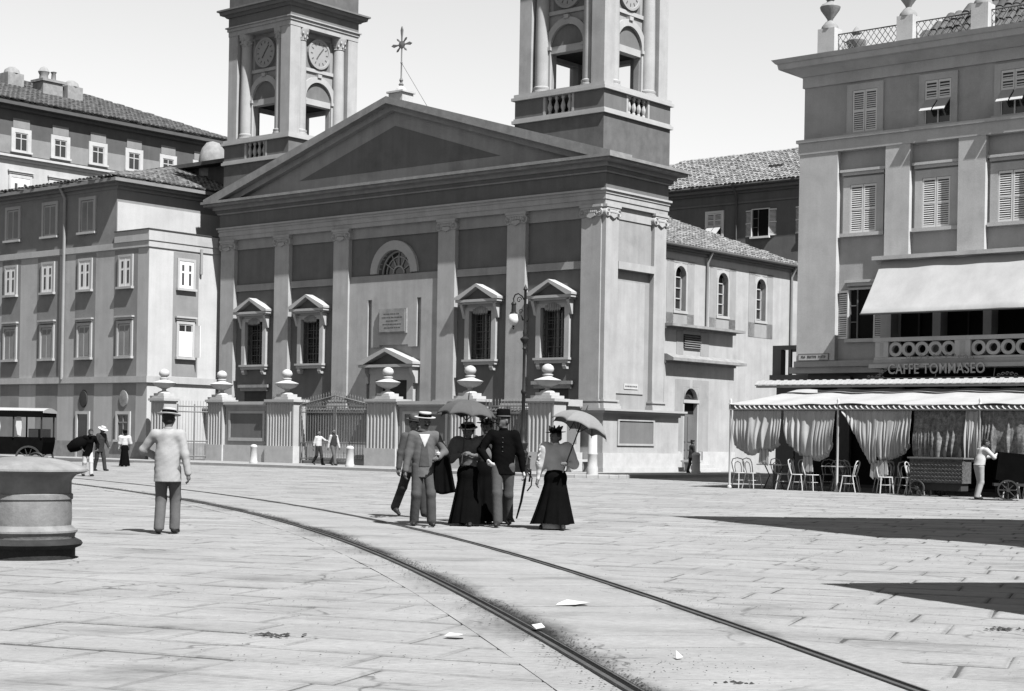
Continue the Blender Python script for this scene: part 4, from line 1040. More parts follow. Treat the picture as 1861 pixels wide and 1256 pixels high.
# ================================================================ dark house across the side street
dk = thing('dark_house', 'dark plastered house with pantile roof beyond the side street', 'house', gw(0, 0, 0), ANG)
DY = 26.0
bx('wall', 'stucco_panel', dk, (-22, 14, DY, DY+11, .1, 15.2))
bx('lower_band', 'house_panel', dk, (-22, 14, DY-.05, DY-.002, .1, 11.2))
bx('eaves_band', 'stucco_dim', dk, (-22, 14, DY-.06, DY-.003, 14.62, 14.72), (-22, 14, DY-.12, DY+5, 15.2, 15.34), (-22, 14, DY-.34, DY+5, 15.34, 15.55))
b = MB(); b.tube([(-22, DY-.46, 15.60), (14, DY-.46, 15.60)], .09, 8); b.build('gutter', 'pipe_dark', dk, smooth=True)
b = MB(); b.add([(-22, DY-.45, 15.62), (14, DY-.45, 15.62), (14, DY+5.5, 18.35), (-22, DY+5.5, 18.35), (14, DY+11.4, 15.62), (-22, DY+11.4, 15.62)], [(0, 1, 2, 3), (3, 2, 4, 5)]); b.build('roof', 'roof_tile', dk)
b = MB(); tiles(b, (-18, DY-.5, 15.63), (16, 0, 0), (0, 6.0, 2.73), (0, -2.73, 6.0), pw=.27, pl=.40, seed=3); b.build('roof_tiles', 'roof_tile', dk, smooth=True, kind='stuff')
bx('skylight', 'iron_grey', dk, (-9.6, -8.7, DY+1.9, DY+2.5, 16.55, 16.95))
window(dk, -11.85, DY, 12.5, 14.2, .48, 'half', fm='shutter', frame=.13); 
for c in (-8.85, -5.7, -2.4): window(dk, c, DY, 12.72, 14.2, .52, 'open', fm='shutter', frame=.05)
for c in (-11.85, -8.85, -5.7, -2.4): window(dk, c, DY-.05, 8.9, 10.4, .5, 'shut', fm='shutter', frame=.1)
b = MB(); b.tube([(-10.4, DY-.46, 15.55), (-10.4, DY-.1, 15.0), (-10.4, DY-.1, .2)], .07, 8); b.build('downspout', 'pipe_dark', dk, smooth=True)
# ================================================================ cafe building
cf = thing('cafe_building', 'grey stuccoed cafe house with shuttered windows, balcony and roof terrace', 'building', gw(0, 0, 0), ANG)
CX0, CX1, CY = 12.05, 30.0, -5.5
bx('wall', 'cafe_wall', cf, (CX0, CX1, CY, CY+10, 3.85, 13.0))
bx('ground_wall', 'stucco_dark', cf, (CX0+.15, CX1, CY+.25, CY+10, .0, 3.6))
bx('ground_ledge', 'cafe_wall', cf, (CX0-.35, 15.1, CY-.10, CY+10, 3.6, 3.80), (CX0-.12, 15.1, CY-.2, CY+9.9, 3.80, 3.98))
strips = [(CX0-.02, 13.40), (15.05, 15.87), (17.45, 18.31), (19.90, 20.75), (22.35, 23.2), (24.8, 25.6)]
for a, b_ in strips:
    z0 = 3.99 if a < 13 else 7.16
    bx('pilaster_strip', 'cafe_light', cf, (a, b_, CY-.22, CY-.001, z0, 10.58))
bx('string_course', 'cafe_light', cf, (CX0-.06, CX1, CY-.24, CY-.002, 10.58, 10.95), (CX0-.12, CX1, CY-.30, CY-.002, 10.95, 11.05))
bx('frieze', 'cafe_light', cf, (CX0-.05, CX1, CY-.06, CY+10, 12.75, 13.1))
b = MB()
for z0, z1, h0, h1 in ((13.1, 13.32, .12, .42), (13.32, 13.5, .62, .66), (13.5, 13.62, .70, .80)):
    b.add([(CX0-h0, CY-h0, z0), (CX1, CY-h0, z0), (CX1, CY+10, z0), (CX0-h0, CY+10, z0), (CX0-h1, CY-h1, z1), (CX1, CY-h1, z1), (CX1, CY+10, z1), (CX0-h1, CY+10, z1)], [(0,3,2,1),(4,5,6,7),(0,1,5,4),(1,2,6,5),(2,3,7,6),(3,0,4,7)])
b.build('cornice', 'cafe_light', cf)
cc_ = [14.23, 16.68, 19.1, 21.55, 24.0]
for i, c in enumerate(cc_):
    window(cf, c, CY, 11.13, 12.46, .43, ('shut', 'half', 'half', 'shut', 'half')[i], fm='cafe_light', frame=.2)
    window(cf, c, CY, 7.98, 9.50, .46, 'shut', fm='cafe_light', frame=.24, hood=True)
window(cf, 14.23, CY, 4.66, 6.2, .42, 'open', fm='cafe_light', frame=.06, hood=True)
# veranda with balcony and awning
v0 = 15.12
bx('veranda_roof', 'cafe_light', cf, (v0-.1, CX1, CY-.95, CY-.23, 6.98, 7.10), (v0-.05, CX1, CY-.7, CY-.23, 6.88, 6.98))
vr = bx('veranda_shade', 'black_void', cf, (v0+.45, CX1, CY-.02, CY-.003, 4.0, 6.9))  # flat black sheet: the shade inside the veranda put into its colour
for x in (v0+.25, 17.0, 18.6, 20.6, 22.6): bx('veranda_post', 'cafe_wall', vr, (x-.16 if x > 16 else x-.25, x+.10, CY-.5, CY-.021, 4.0, 6.87))
for x in (16.2, 17.8, 19.6, 21.6): bx('glazing_bar', 'wood_dark', vr, (x-.03, x+.03, CY-.1, CY-.021, 4.0, 6.87))
bal = bx('balcony', 'cafe_wall', cf, (v0+.2, CX1, CY-1.3, CY-.002, 3.78, 3.90), (v0+.1, CX1, CY-1.4, CY-.002, 3.66, 3.78))
bx('balcony_rail', 'cafe_light', bal, (v0+.2, CX1, CY-1.32, CY-1.02, 4.46, 4.58))
bx('balcony_plinth', 'cafe_light', bal, (v0+.2, CX1, CY-1.26, CY-1.06, 3.90, 3.99))
posts = [(v0+.25, v0+.68), (17.93, 18.42), (21.1, 21.6), (24.4, 24.9)]
for a, b_ in posts:
    bx('balcony_pier', 'cafe_light', bal, (a, b_, CY-1.29, CY-1.03, 3.99, 4.46)); bx('pier_inset', 'cafe_wall', bal, (a+.16, b_-.16, CY-1.296, CY-1.291, 4.03, 4.42))
ring = MB(); ring.arch(0, 0, .125, .222, -.07, .07, 20, 0, 2*math.pi)
rm = None
for a, b_ in zip([p[1] for p in posts[:-1]], [p[0] for p in posts[1:]]):
    n = int((b_-a)/.405); w_ = (b_-a)/n
    for k in range(n):
        if rm is None: o = ring.build('ring', 'cafe_light', bal); rm = o.data
        else: o = bpy.data.objects.new('ring', rm); COL.objects.link(o); o.parent = bal
        o.location = (a+w_*(k+.5), CY-1.16, 4.225)
b = MB(); n = 10
tp = [(v0+.15, CY-.72, 6.94), (v0-.32+.3, CY-2.0, 5.30)]
def awning(x0, x1, y0, z0, y1, z1, nm, par, mt, nx=120, sag=.05, thick=.012, flare=.35):
    b = MB(); ny = 8; vv = []
    for lay in (0, 1):
        for i in range(nx+1):
            for j in range(ny+1):
                t = j/ny; s_ = i/nx
                x = x0-flare*t+(x1-x0+flare*t)*s_
                vv.append((x, y0+(y1-y0)*t, z0+(z1-z0)*t-sag*math.sin(math.pi*t)*(1+.4*math.sin(s_*37))+.016*math.sin(s_*61+t*2)+.02*math.sin(s_*17+t*3)*t-lay*thick))
    f = []; N = (nx+1)*(ny+1)
    for i in range(nx):
        for j in range(ny):
            q = i*(ny+1)+j; f.append((q, q+1, q+ny+2, q+ny+1)); f.append((N+q, N+q+ny+1, N+q+ny+2, N+q+1))
    for i in range(nx):
        for j in (0, ny): q = i*(ny+1)+j; f.append((q, q+ny+1, N+q+ny+1, N+q))
    for i in (0, nx):
        for j in range(ny): q = i*(ny+1)+j; f.append((q, q+1, N+q+1, N+q))
    return b.add(vv, f).build(nm, mt, par, smooth=True)
aw = awning(v0+.12, CX1-.2, CY-.72, 6.96, CY-2.0, 5.26, 'awning', cf, 'canvas_white', flare=.0)
b = MB(); b.tube([(v0+.1, CY-2.0, 5.25), (CX1-.2, CY-2.0, 5.25)], .03, 6)
for x in (v0+.15, 20.0, 25.0): b.tube([(x, CY-.3, 5.6), (x, CY-2.0, 5.25)], .02, 6)
b.build('awning_bar', 'iron_grey', aw)
# sign board with its lettering and scroll ornament
sg = bx('sign_board', 'black_void', cf, (15.25, CX1, CY-.50, CY-.40, 3.22, 3.655))
def text(body, size, m, par, M, nm='lettering', ext=.02, sx=1.0):
    cu = bpy.data.curves.new(nm, 'FONT'); cu.body = body; cu.size = size; cu.extrude = ext; cu.align_x = 'CENTER'; cu.align_y = 'BOTTOM_BASELINE'; cu.space_character = 1.06; cu.offset = .003
    o = bpy.data.objects.new(nm, cu); COL.objects.link(o)
    me = bpy.data.meshes.new_from_object(o.evaluated_get(bpy.context.evaluated_depsgraph_get()))
    bpy.data.objects.remove(o)
    me.transform(M @ Matrix.Scale(sx, 4, (1, 0, 0))); me.materials.clear(); me.materials.append(MATS[m])
    q = bpy.data.objects.new(nm, me); COL.objects.link(q); q.parent = par; return q
T_ = Matrix.Translation((17.42, CY-1.44, 3.48)) @ Matrix.Rotation(rad(90), 4, 'X')
text('CAFFE TOMMASEO', .43, 'stone_pale', sg, T_, sx=.80)
b = MB(); rr = random.Random(2)
def scroll(x, z, r, dirn):
    b.tube([(x+dirn*r*(1-t/8)*math.cos(t), CY-1.43, z+r*(1-t/8)*math.sin(t)) for t in np.linspace(0, 6.6, 14)], .014, 5)
for k in range(11): scroll(16.55+k*.2, 3.92+.06*math.sin(math.pi*k/10)+rr.uniform(-.02, .02), rr.uniform(.05, .085), rr.choice((-1, 1)))
for k in range(5): scroll(15.55+k*.09, 3.42+.06*k, .06, 1); scroll(15.25+k*.12, 3.40-.01*k, .045, -1)
for k in range(5): scroll(19.35+k*.13, 3.40+.05*math.sin(math.pi*k/4), .06, 1)
b.tube([(15.2, CY-1.42, 3.36), (20.2, CY-1.42, 3.36)], .012, 5); b.tube([(16.3, CY-1.42, 3.90), (18.9, CY-1.42, 3.90)], .012, 5)
for x in (15.6, 17.4, 19.2): b.tube([(x, CY-1.42, 3.36), (x, CY-1.3, 3.70)], .012, 5)
b.build('sign_ironwork', 'stone_worn', sg, smooth=True)
pl_ = bx('street_plate', 'cafe_light', cf, (12.14, 13.18, CY-.245, CY-.221, 4.02, 4.20))
b = MB(); x = 12.22
for wl_ in (3, .06, 6, .06, 5):
    if wl_ < 1: x += .06; continue
    for k in range(int(wl_)): b.box(x, x+.028, CY-.249, CY-.2455, 4.075, 4.075+random.choice((.07, .08, .075))); b.box(x, x+.045, CY-.2495, CY-.2456, 4.075+random.choice((0, .03, .06)), 4.09+random.choice((.03, .06))); x += .055
b.build('lettering', 'mark', pl_)
bx('plate_frame', 'house_grey', pl_, (12.11, 13.21, CY-.25, CY-.221, 4.20, 4.22), (12.11, 13.21, CY-.25, CY-.221, 4.0, 4.02), (12.11, 12.14, CY-.25, CY-.221, 4.02, 4.20), (13.18, 13.21, CY-.25, CY-.221, 4.02, 4.20))
# rolled awning with scalloped edge over the shop windows
b = MB(); b.box(CX0-.45, CX1, CY-1.92, CY-1.74, 3.08, 3.135)
k = 0; x = CX0-.45
while x < CX1-.1:
    b.prism([(CY-2.0, 3.14), (CY-2.02+.02*(k % 2), 3.17), (CY-1.82, 3.30+.02*(k % 2)), (CY-1.72, 3.28), (CY-1.74, 3.15)], x+.006, x+.129, 'x'); x += .135; k += 1
b.build('scalloped_awning_roll', 'canvas_white', cf)
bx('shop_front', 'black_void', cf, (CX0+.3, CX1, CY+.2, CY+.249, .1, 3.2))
for x in (13.6, 15.4, 17.2, 19.0, 20.8, 22.6): bx('shop_pier', 'stucco_dark', cf, (x-.22, x+.22, CY+.05, CY+.199, 0, 3.5))
# side bay on the lane
bx('side_bay', 'wood_grey', cf, (10.3, 12.04, -4.3, -4.1, 4.46, 4.6), (10.25, 12.04, -4.4, -3.0, 3.45, 3.62), (10.3, 10.62, -4.3, -4.0, 3.62, 4.46), (10.9, 11.0, -4.3, -4.2, 3.62, 4.46), (11.7, 12.04, -4.3, -4.2, 3.62, 4.46), (10.3, 12.04, -3.1, -3.0, 4.46, 4.6))
bx('side_wall', 'stucco_dark', cf, (10.35, 12.1, -4.1, 4, 0, 3.45))
# roof terrace
rt = [(12.42, 13.02), (15.18, 15.72), (17.62, 18.16), (20.1, 20.64), (22.6, 23.1)]
for i, (a, b_) in enumerate(rt):
    p = bx('terrace_post', 'cafe_light', cf, (a, b_, CY+.1, CY+.6, 13.62, 14.62), (a-.04, b_+.04, CY+.06, CY+.64, 13.62, 13.75))
    b = MB(); c = (a+b_)/2; y = CY+.35; z = 14.62
    b.lathe([(.28, z), (.26, z+.10), (.16, z+.22), (.08, z+.28), (.10, z+.34), (.30, z+.62), (.33, z+.72), (.27, z+.80), (.14, z+.86), (.10, z+.92), (.17, z+.98), (.17, z+1.05), (.08, z+1.12), (0, z+1.2)], (c, y), 14); b.build('urn', 'stone_worn', p, smooth=True)
def lattice(p0, p1, z0, z1, par):
    d = Vector((p1[0]-p0[0], p1[1]-p0[1])); L_ = d.length; d.normalize(); n = max(2, int(L_/.19)); b = MB()
    P_ = lambda s_, z: (p0[0]+d.x*s_, p0[1]+d.y*s_, z)
    h = z1-z0; m = 3.2
    b.tube([P_(0, z1), P_(L_, z1)], .022, 5); b.tube([P_(0, z0), P_(L_, z0)], .018, 5)
    for k in range(-4, n+1):
        for s_ in (1, -1):
            a, e = k*L_/n, k*L_/n+h*.75
            za, ze = (z0, z1) if s_ > 0 else (z1, z0)
            t0 = max(0, -a/(e-a)); t1 = min(1, (L_-a)/(e-a))
            if t1-t0 < .02: continue
            b.tube([P_(a+(e-a)*t0, za+(ze-za)*t0), P_(a+(e-a)*t1, za+(ze-za)*t1)], .010, 4)
    b.build('lattice_railing', 'iron_grey', par, kind='stuff')
for (a, b_), (c, d) in zip(rt[:-1], rt[1:]): lattice((b_, CY+.35), (c, CY+.35), 13.68, 14.42, cf)
lattice((12.72, CY+.6), (12.72, CY+1.9), 13.68, 14.42, cf)
p = bx('terrace_post', 'cafe_light', cf, (12.5, 12.95, CY+1.9, CY+2.3, 13.62, 14.1))
b = MB(); z = 14.1; b.lathe([(.08, z), (.10, z+.1), (.30, z+.38), (.33, z+.5), (.14, z+.64), (.10, z+.70), (.17, z+.76), (.08, z+.9), (0, z+1.0)], (12.72, CY+2.1), 12); b.build('urn', 'stone_worn', p, smooth=True)
bx('attic_wall', 'stucco_dim', cf, (14.6, CX1, CY+2.0, CY+9, 13.62, 13.75))
b = MB(); b.add([(14.0, CY+1.6, 13.7), (CX1, CY+1.6, 13.7), (CX1, CY+5.6, 17.6), (18.6, CY+5.6, 17.6), (14.0, CY+9.2, 13.7), (CX1, CY+9.2, 13.7)], [(0, 1, 2, 3), (0, 3, 4), (3, 2, 5, 4), (0, 4, 5, 1)]); b.build('attic_roof', 'roof_dark', cf)
b = MB(); tiles(b, (14.0, CY+1.58, 13.72), (12, 0, 0), (0, 4.0, 3.9), (0, -3.9, 4.0), clip=lambda u, w_: u > w_*.83, pw=.28, pl=.42, seed=12); b.build('roof_tiles', 'roof_dark', cf, smooth=True, kind='stuff')
bx('attic_dormer', 'black_void', cf, (17.0, 17.5, CY+1.9, CY+2.6, 13.9, 14.7))

# ================================================================ terrace of the cafe
TY = -10.5
tr = thing('terrace_canopy', 'white canvas canopy on slender posts before the cafe', 'canopy', gw(0, 0, 0), ANG)
for x in (12.64, 16.2, 20.42, 24.4):
    b = MB(); b.lathe([(.07, 0), (.07, .05), (.035, .08), (.032, 2.46), (.05, 2.48), (.03, 2.52), (.045, 2.58), (.0, 2.66)], (x, TY), 10); b.build('post', 'chair_paint', tr, smooth=True)
    b = MB(); b.lathe([(.035, 0), (.032, 2.9)], (x+.05, -6.9), 8); b.build('back_post', 'iron_grey', tr)
bx('beam', 'iron_grey', tr, (12.6, 26, TY-.03, TY+.03, 2.30, 2.46))
b = MB(); x = 12.8; k = 0
while x < 24:
    b.tube([(x, TY-.04, 2.42), (x+.05, TY-.045, 2.36), (x+.10, TY-.04, 2.345), (x+.17, TY-.04, 2.35)], [.028, .022, .014, .010], 5); x += .165
b.box(12.6, 24.5, TY-.045, TY-.035, 2.31, 2.335)
b.build('beam_hooks', 'chair_paint', tr, kind='stuff')
awning(12.55, 26, -6.55, 3.04, TY-.04, 2.47, 'canopy', tr, 'canvas_white', nx=160, sag=.05, flare=-.02)
# curtains
def curtain(xa, xb, bot, folds, gather, m, lab, seed, tie=None, z1=2.32, y=TY+.02):
    rr = random.Random(seed); nx, nz = 72, 26; vv = []
    ph = [rr.uniform(0, 6.28) for _ in range(4)]
    for i in range(nx+1):
        s = i/nx; zb = np.interp(s, [q[0] for q in bot], [q[1] for q in bot])
        for j in range(nz+1):
            t = j/nz; z = z1+(zb-z1)*t
            x = xa+(xb-xa)*s
            if tie is not None: x += (tie-x)*gather*t**1.6*math.exp(-((x-tie)/((xb-xa)*.75))**2)
            amp = .012+.042*min(1, t*1.4)
            sw_ = s+.09*math.sin(6.283*s*1.3+ph[1])+.04*math.sin(6.283*s*3.1+ph[3]); w = math.sin(sw_*folds*8+ph[0]+.8*math.sin(t*2.6+ph[1]))*(.55+.45*math.sin(sw_*5+ph[2]))+.45*math.sin(sw_*folds*15.3+ph[2]+t*2.5)
            belly = -.10*math.sin(math.pi*min(1, t*1.02))**2
            vv.append((x+.012*math.sin(t*7+ph[3]+s*9), y+amp*w+belly*t+(.10*(t > .93)), z-.02*abs(math.sin(s*folds*6.283+ph[0]))*t))
    f = [(i*(nz+1)+j, i*(nz+1)+j+1, (i+1)*(nz+1)+j+1, (i+1)*(nz+1)+j) for i in range(nx) for j in range(nz)]
    me = MB().add(vv, f); o = me.build('curtain', m, None, smooth=True); place(o, 0, 0); o.data.set_sharp_from_angle(angle=rad(180)) if hasattr(o.data, 'set_sharp_from_angle') else None
    sm = o.modifiers.new('thick', 'SOLIDIFY'); sm.thickness = .008
    tag(o, lab, 'curtain', 'curtains hung round the cafe terrace')
    if tie is not None:
        zb = np.interp((tie-xa)/(xb-xa), [q[0] for q in bot], [q[1] for q in bot])
        b = MB(); 
        for k in range(5): a = tie-.12+.06*k; b.prism([(a, zb+.06), (a+.05, zb+.06), (a+.075, zb-.32-rr.uniform(0, .12)), (a-.03, zb-.30-rr.uniform(0, .1))], y+.02+.02*(k % 2), y+.05+.02*(k % 2), 'y')
        b.build('tied_tail', m, o)
    return o
curtain(12.70, 14.36, [(0, 1.20), (.25, 1.0), (.4, .98), (.55, 1.10), (.8, 1.10), (1, 1.30)], 6, .16, 'curtain', 'canvas curtain swagged at the leftmost bay of the cafe terrace', 1, tie=13.75)
curtain(14.42, 16.10, [(0, 1.35), (.25, 1.05), (.45, .92), (.7, .86), (.9, 1.0), (1, 1.35)], 6, .16, 'curtain', 'canvas curtain bellying left of the second terrace post', 2, tie=15.2)
curtain(16.32, 17.42, [(0, 2.2), (.2, 1.75), (.45, 1.15), (.7, .82), (.9, .74), (1, .85)], 6, .35, 'curtain', 'swept canvas curtain right of the second terrace post', 3, tie=17.35)
curtain(17.36, 18.45, [(0, .95), (.15, .85), (.35, .92), (.6, 1.0), (.85, 1.12), (1, 1.35)], 6, .25, 'curtain', 'canvas curtain gathered beside the lace curtain', 4, tie=17.55)
curtain(18.45, 20.05, [(0, 1.0), (.5, .8), (1, .8)], 7, 0, 'lace', 'patterned lace curtain above the wicker vendor cart', 5, y=TY+.12)
curtain(20.0, 20.42, [(0, .9), (1, 1.0)], 2, 0, 'curtain', 'narrow canvas curtain at the third terrace post', 6)
curtain(20.46, 22.4, [(0, 1.15), (.3, 1.0), (.6, 1.05), (1, 1.0)], 7, .2, 'lace', 'dim patterned curtain at the right edge of the terrace', 8, y=TY+.06)
# bentwood chairs and round tables
def make_chair():
    o = thing('bentwood_chair', 'white bentwood chair', 'chair', (0, 0, 0), 0, 'bentwood chairs on the cafe terrace')
    b = MB(); b.lathe([(.0, .44), (.19, .44), (.205, .455), (.19, .47), (0, .465)], (0, 0), 16); b.build('seat', 'chair_paint', o, smooth=True)
    for sx in (-1, 1):
        b = MB(); b.tube([(sx*.15, -.13, .45), (sx*.165, -.16, .25), (sx*.19, -.20, 0)], .016, 6); b.build('front_leg', 'chair_paint', o, smooth=True)
        b = MB(); b.tube([(sx*.14, .15, .45), (sx*.165, .19, .25), (sx*.19, .25, 0)], .016, 6); b.build('rear_leg', 'chair_paint', o, smooth=True)
    b = MB(); b.tube([(sx_, y_, z_) for sx_, y_, z_ in [(-.16, .15, .45), (-.19, .20, .62), (-.20, .235, .76), (-.15, .26, .86), (0, .27, .895), (.15, .26, .86), (.20, .235, .76), (.19, .20, .62), (.16, .15, .45)]], .015, 6); b.build('back_hoop', 'chair_paint', o, smooth=True)
    b = MB(); b.tube([(-.09, .17, .46), (-.11, .21, .62), (-.09, .235, .74), (0, .25, .79), (.09, .235, .74), (.11, .21, .62), (.09, .17, .46)], .012, 6); b.build('inner_hoop', 'chair_paint', o, smooth=True)
    b = MB(); b.tube([(.155*math.cos(t), .155*math.sin(t), .24) for t in np.linspace(0, 2*math.pi, 17)], .010, 5); b.build('stretcher_ring', 'chair_paint', o, smooth=True)
    return o
CH = [(12.95, -10.35, 60, 'white bentwood chair at the canopy corner post, leftmost on the terrace'), (13.32, -10.3, 80, 'white bentwood chair left of the first long table'),
      (14.3, -10.2, -70, 'white bentwood chair right of the first long table'), (14.75, -9.6, 185, 'white bentwood chair in the shade behind the second swag'),
      (15.35, -10.35, 75, 'white bentwood chair left of the table by the second post'), (15.8, -9.6, 200, 'white bentwood chair behind the table by the second post'),
      (16.55, -10.45, -80, 'white bentwood chair right of the second terrace post'), (16.1, -9.5, 160, 'white bentwood chair half hidden by the second terrace post'),
      (17.5, -10.0, 30, 'white bentwood chair, leftmost of the row beside the wicker cart'), (17.9, -9.9, 10, 'white bentwood chair, second of the row beside the wicker cart'),
      (18.25, -10.2, 60, 'white bentwood chair, third of the row beside the wicker cart'), (18.6, -10.5, 100, 'white bentwood chair nearest the wicker cart'),
      (13.6, -9.2, 170, 'white bentwood chair deep in the shade behind the first long table'), (14.9, -10.4, 100, 'white bentwood chair between the first two terrace tables'), (15.1, -9.0, 30, 'white bentwood chair deep in the shade between the first two tables'),
      (17.15, -9.6, -30, 'white bentwood chair under the swept curtain'), (17.7, -10.5, 40, 'white bentwood chair foremost of the row beside the wicker cart'), (18.4, -9.4, 190, 'white bentwood chair behind the row beside the wicker cart'),
      (21.5, -10.9, 15, 'white bentwood chair between the handcart and the third post'),
      (21.9, -10.6, -60, 'white bentwood chair behind the dark handcart'), (22.35, -10.8, 40, 'white bentwood chair at the right frame edge')]
c0 = make_chair()
for i, (x, y, a, lab) in enumerate(CH):
    if i == 0: c = c0
    else: c = dup(c0, (0, 0, 0), 0, lab)
    c['label'] = lab; c.location = gw(x, y, 0); c.rotation_euler = (0, 0, ANG+rad(a))
def table(x, y, lx, lab):
    o = thing('cafe_table', lab, 'table', gw(x, y, 0), ANG, 'tables on the cafe terrace')
    b = MB(); b.box(-lx, lx, -.3, .3, .70, .73); b.build('table_top', 'stone_pale', o)
    for s in (-1, 1):
        b = MB(); b.tube([(s*lx*.8, 0, 0), (s*lx*.35, 0, .4), (s*lx*.75, 0, .7)], .018, 6); b.build('leg', 'iron_grey', o)
    b = MB(); b.tube([(0, 0, .0), (0, 0, .7)], .025, 6); b.build('stem', 'iron_grey', o)
table(13.85, -10.0, .42, 'first long pale table under the leftmost curtain'); table(16.0, -10.1, .36, 'pale table beside the second terrace post'); table(18.9, -9.9, .36, 'pale table partly hidden by the wicker cart'); table(22.3, -10.2, .4, 'pale table behind the dark handcart')

def wheel(par, x, y, r, w=.03, M=None, spokes=8, m='wood_dark'):
    b = MB(); st = b.mark()
    b.arch(0, r, r*.86, r, -w, w, 24, 0, 2*math.pi)
    if M: b.xf(M)
    b.xf(Matrix.Translation((x, y, 0))); o = b.build('wheel', m, par)
    b = MB(); 
    for k in range(spokes):
        t = 2*math.pi*k/spokes; b.tube([(0, 0, r), (r*.88*math.cos(t), 0, r+r*.88*math.sin(t))], .014, 5)
    st = b.mark(); b.lathe([(.05, -w*1.6), (.05, w*1.6)], (0, 0), 10); b.xf(Matrix.Translation((0, 0, r)) @ Matrix.Rotation(rad(90), 4, 'X'), st)
    if M: b.xf(M)
    b.xf(Matrix.Translation((x, y, 0))); b.build('spokes', m, o)
    return o
# vendor's wicker cart with bottles
vc = thing('vendor_cart', 'dark wicker vendor cart on small spoked wheels before the lace curtain', 'cart', gw(19.55, -11.0, 0), ANG)
b = MB(); b.box(-.75, .75, -.28, .28, .36, 1.0); b.build('body', 'wicker', vc)
b = MB()
for k in range(16):
    x = -.74+k*.0987
    for z in range(6): b.tube([(x, -.285, .42+z*.1), (x+.05, -.30, .45+z*.1), (x+.0987, -.285, .42+z*.1)], .008, 4)
b.build('wicker_weave', 'wicker', vc, kind='stuff')
bx('counter', 'wood_grey', vc, (-.8, .8, -.32, .32, 1.0, 1.04)); bx('undertray', 'wood_dark', vc, (-.7, .7, -.22, .22, .16, .36))
for x, y in ((-.48, -.36), (-.12, .30)): wheel(vc, x, y, .21)
for i, x in enumerate((-.6, -.25, .12, .55)):
    b = MB(); b.lathe([(.042, 0), (.045, .14), (.03, .20), (.014, .24), (.014, .31), (.018, .32), (0, .325)], (0, 0), 10); o = b.build('bottle', 'glass', None, smooth=True); o.location = gw(19.55+x, -11.0, 1.04)
    tag(o, ('dark bottle at the left end of the vendor cart', 'second dark bottle from the left on the vendor cart', 'third dark bottle from the left on the vendor cart', 'dark bottle at the right end of the vendor cart')[i], 'bottle', 'bottles on the vendor cart')
hc = thing('handcart', 'black boxed handcart on spoked wheels beside the man in shirt sleeves', 'cart', (12.62, 41.75, 0), rad(-12))
b = MB(); b.prism([(-.38, .52), (.36, .42), (.42, 1.16), (-.30, 1.22)], -.26, .26, 'y'); b.build('box', 'black_cloth', hc)
b = MB(); b.box(-.42, .42, -.3, .3, .36, .43); b.tube([(.4, -.2, .4), (.9, -.2, .62)], .02, 6); b.tube([(.4, .2, .4), (.9, .2, .62)], .02, 6); b.build('chassis', 'wood_dark', hc)
for y in (-.34, .34): wheel(hc, -.08, y, .26)

# ================================================================ street furniture
def bollard(x, y, z, h, r, lab, ring=False):
    b = MB(); pr = [(r*1.15, 0), (r*1.15, .10), (r, .14), (r*.94, h*.82), (r*1.02, h*.84), (r*1.02, h*.90), (r*.9, h*.93), (r*.6, h*.985), (0, h)]
    if ring: pr = [(r*1.25, 0), (r*1.2, .25), (r*1.05, .32), (r, .7), (r*1.06, .72), (r*1.06, .76), (r*.97, .78), (r*.9, h*.93), (r*.6, h*.98), (0, h)]
    b.lathe(pr, (0, 0), 18); o = b.build('bollard', 'stone_pale', None, smooth=True); o.location = gw(x, y, z)
    tag(o, lab, 'bollard', 'stone bollards along the kerb')
bollard(-14.14, -5.6, .115, .82, .15, 'short white bollard left of the walking boys'); bollard(-8.35, -5.6, .115, .85, .16, 'short white bollard before the church gate')
bollard(3.37, -5.0, .115, 1.8, .17, 'tall white stone post on the church corner behind the grey parasol', True); bollard(3.6, 1.3, .115, .85, .16, 'short white bollard by the side door')
# street lamp
lp = thing('street_lamp', 'black cast-iron street lamp with a white glass globe', 'street lamp', gw(-.08, -4.75, .115), ANG)
b = MB(); b.box(-.20, .20, -.20, .20, 0, .55); b.box(-.24, .24, -.24, .24, 0, .12); b.box(-.23, .23, -.23, .23, .55, .62)
b.lathe([(.20, .62), (.22, .72), (.13, .82), (.19, 1.0), (.20, 1.08), (.11, 1.2), (.12, 1.45), (.10, 1.6), (.075, 1.7), (.07, 2.9), (.11, 2.95), (.11, 3.02), (.065, 3.1), (.058, 4.55), (.09, 4.6), (.06, 4.65), (.08, 4.8), (.17, 4.92), (.17, 4.97), (.06, 5.05), (.08, 5.2), (.05, 5.3), (.05, 6.75), (.09, 6.8), (.04, 6.9), (0, 7.0)], (0, 0), 14)
b.build('post', 'iron', lp, smooth=True)
b = MB()
b.tube([(0, 0, 6.35), (-.16, 0, 6.55), (-.34, 0, 6.66), (-.50, 0, 6.62), (-.58, 0, 6.48), (-.56, 0, 6.36)], .025, 7)
b.build('bracket', 'iron', lp, smooth=True); b = MB(); b.tube([(-.30+.13*(1-t/9)*math.cos(t), 0, 6.42+.13*(1-t/9)*math.sin(t)) for t in np.linspace(0, 7, 16)], .016, 5)
b.build('scroll', 'iron', lp, smooth=True); b = MB(); b.tube([(-.22+.11*(1-t/9)*math.cos(t), 0, 5.98+.11*(1-t/9)*math.sin(t)) for t in np.linspace(0, 7, 16)], .014, 5)
b.build('scroll', 'iron', lp, smooth=True); b = MB(); b.tube([(0, 0, 5.6), (-.10, 0, 5.7), (-.2, 0, 5.86)], .018, 5); b.tube([(.0, 0, 5.6), (.14, 0, 5.62), (.18, 0, 5.72)], .02, 5); b.tube([(0, 0, 5.7), (-.12, 0, 5.66), (-.16, 0, 5.76)], .02, 5)
b.build('leaf_ornament', 'iron', lp, smooth=True)
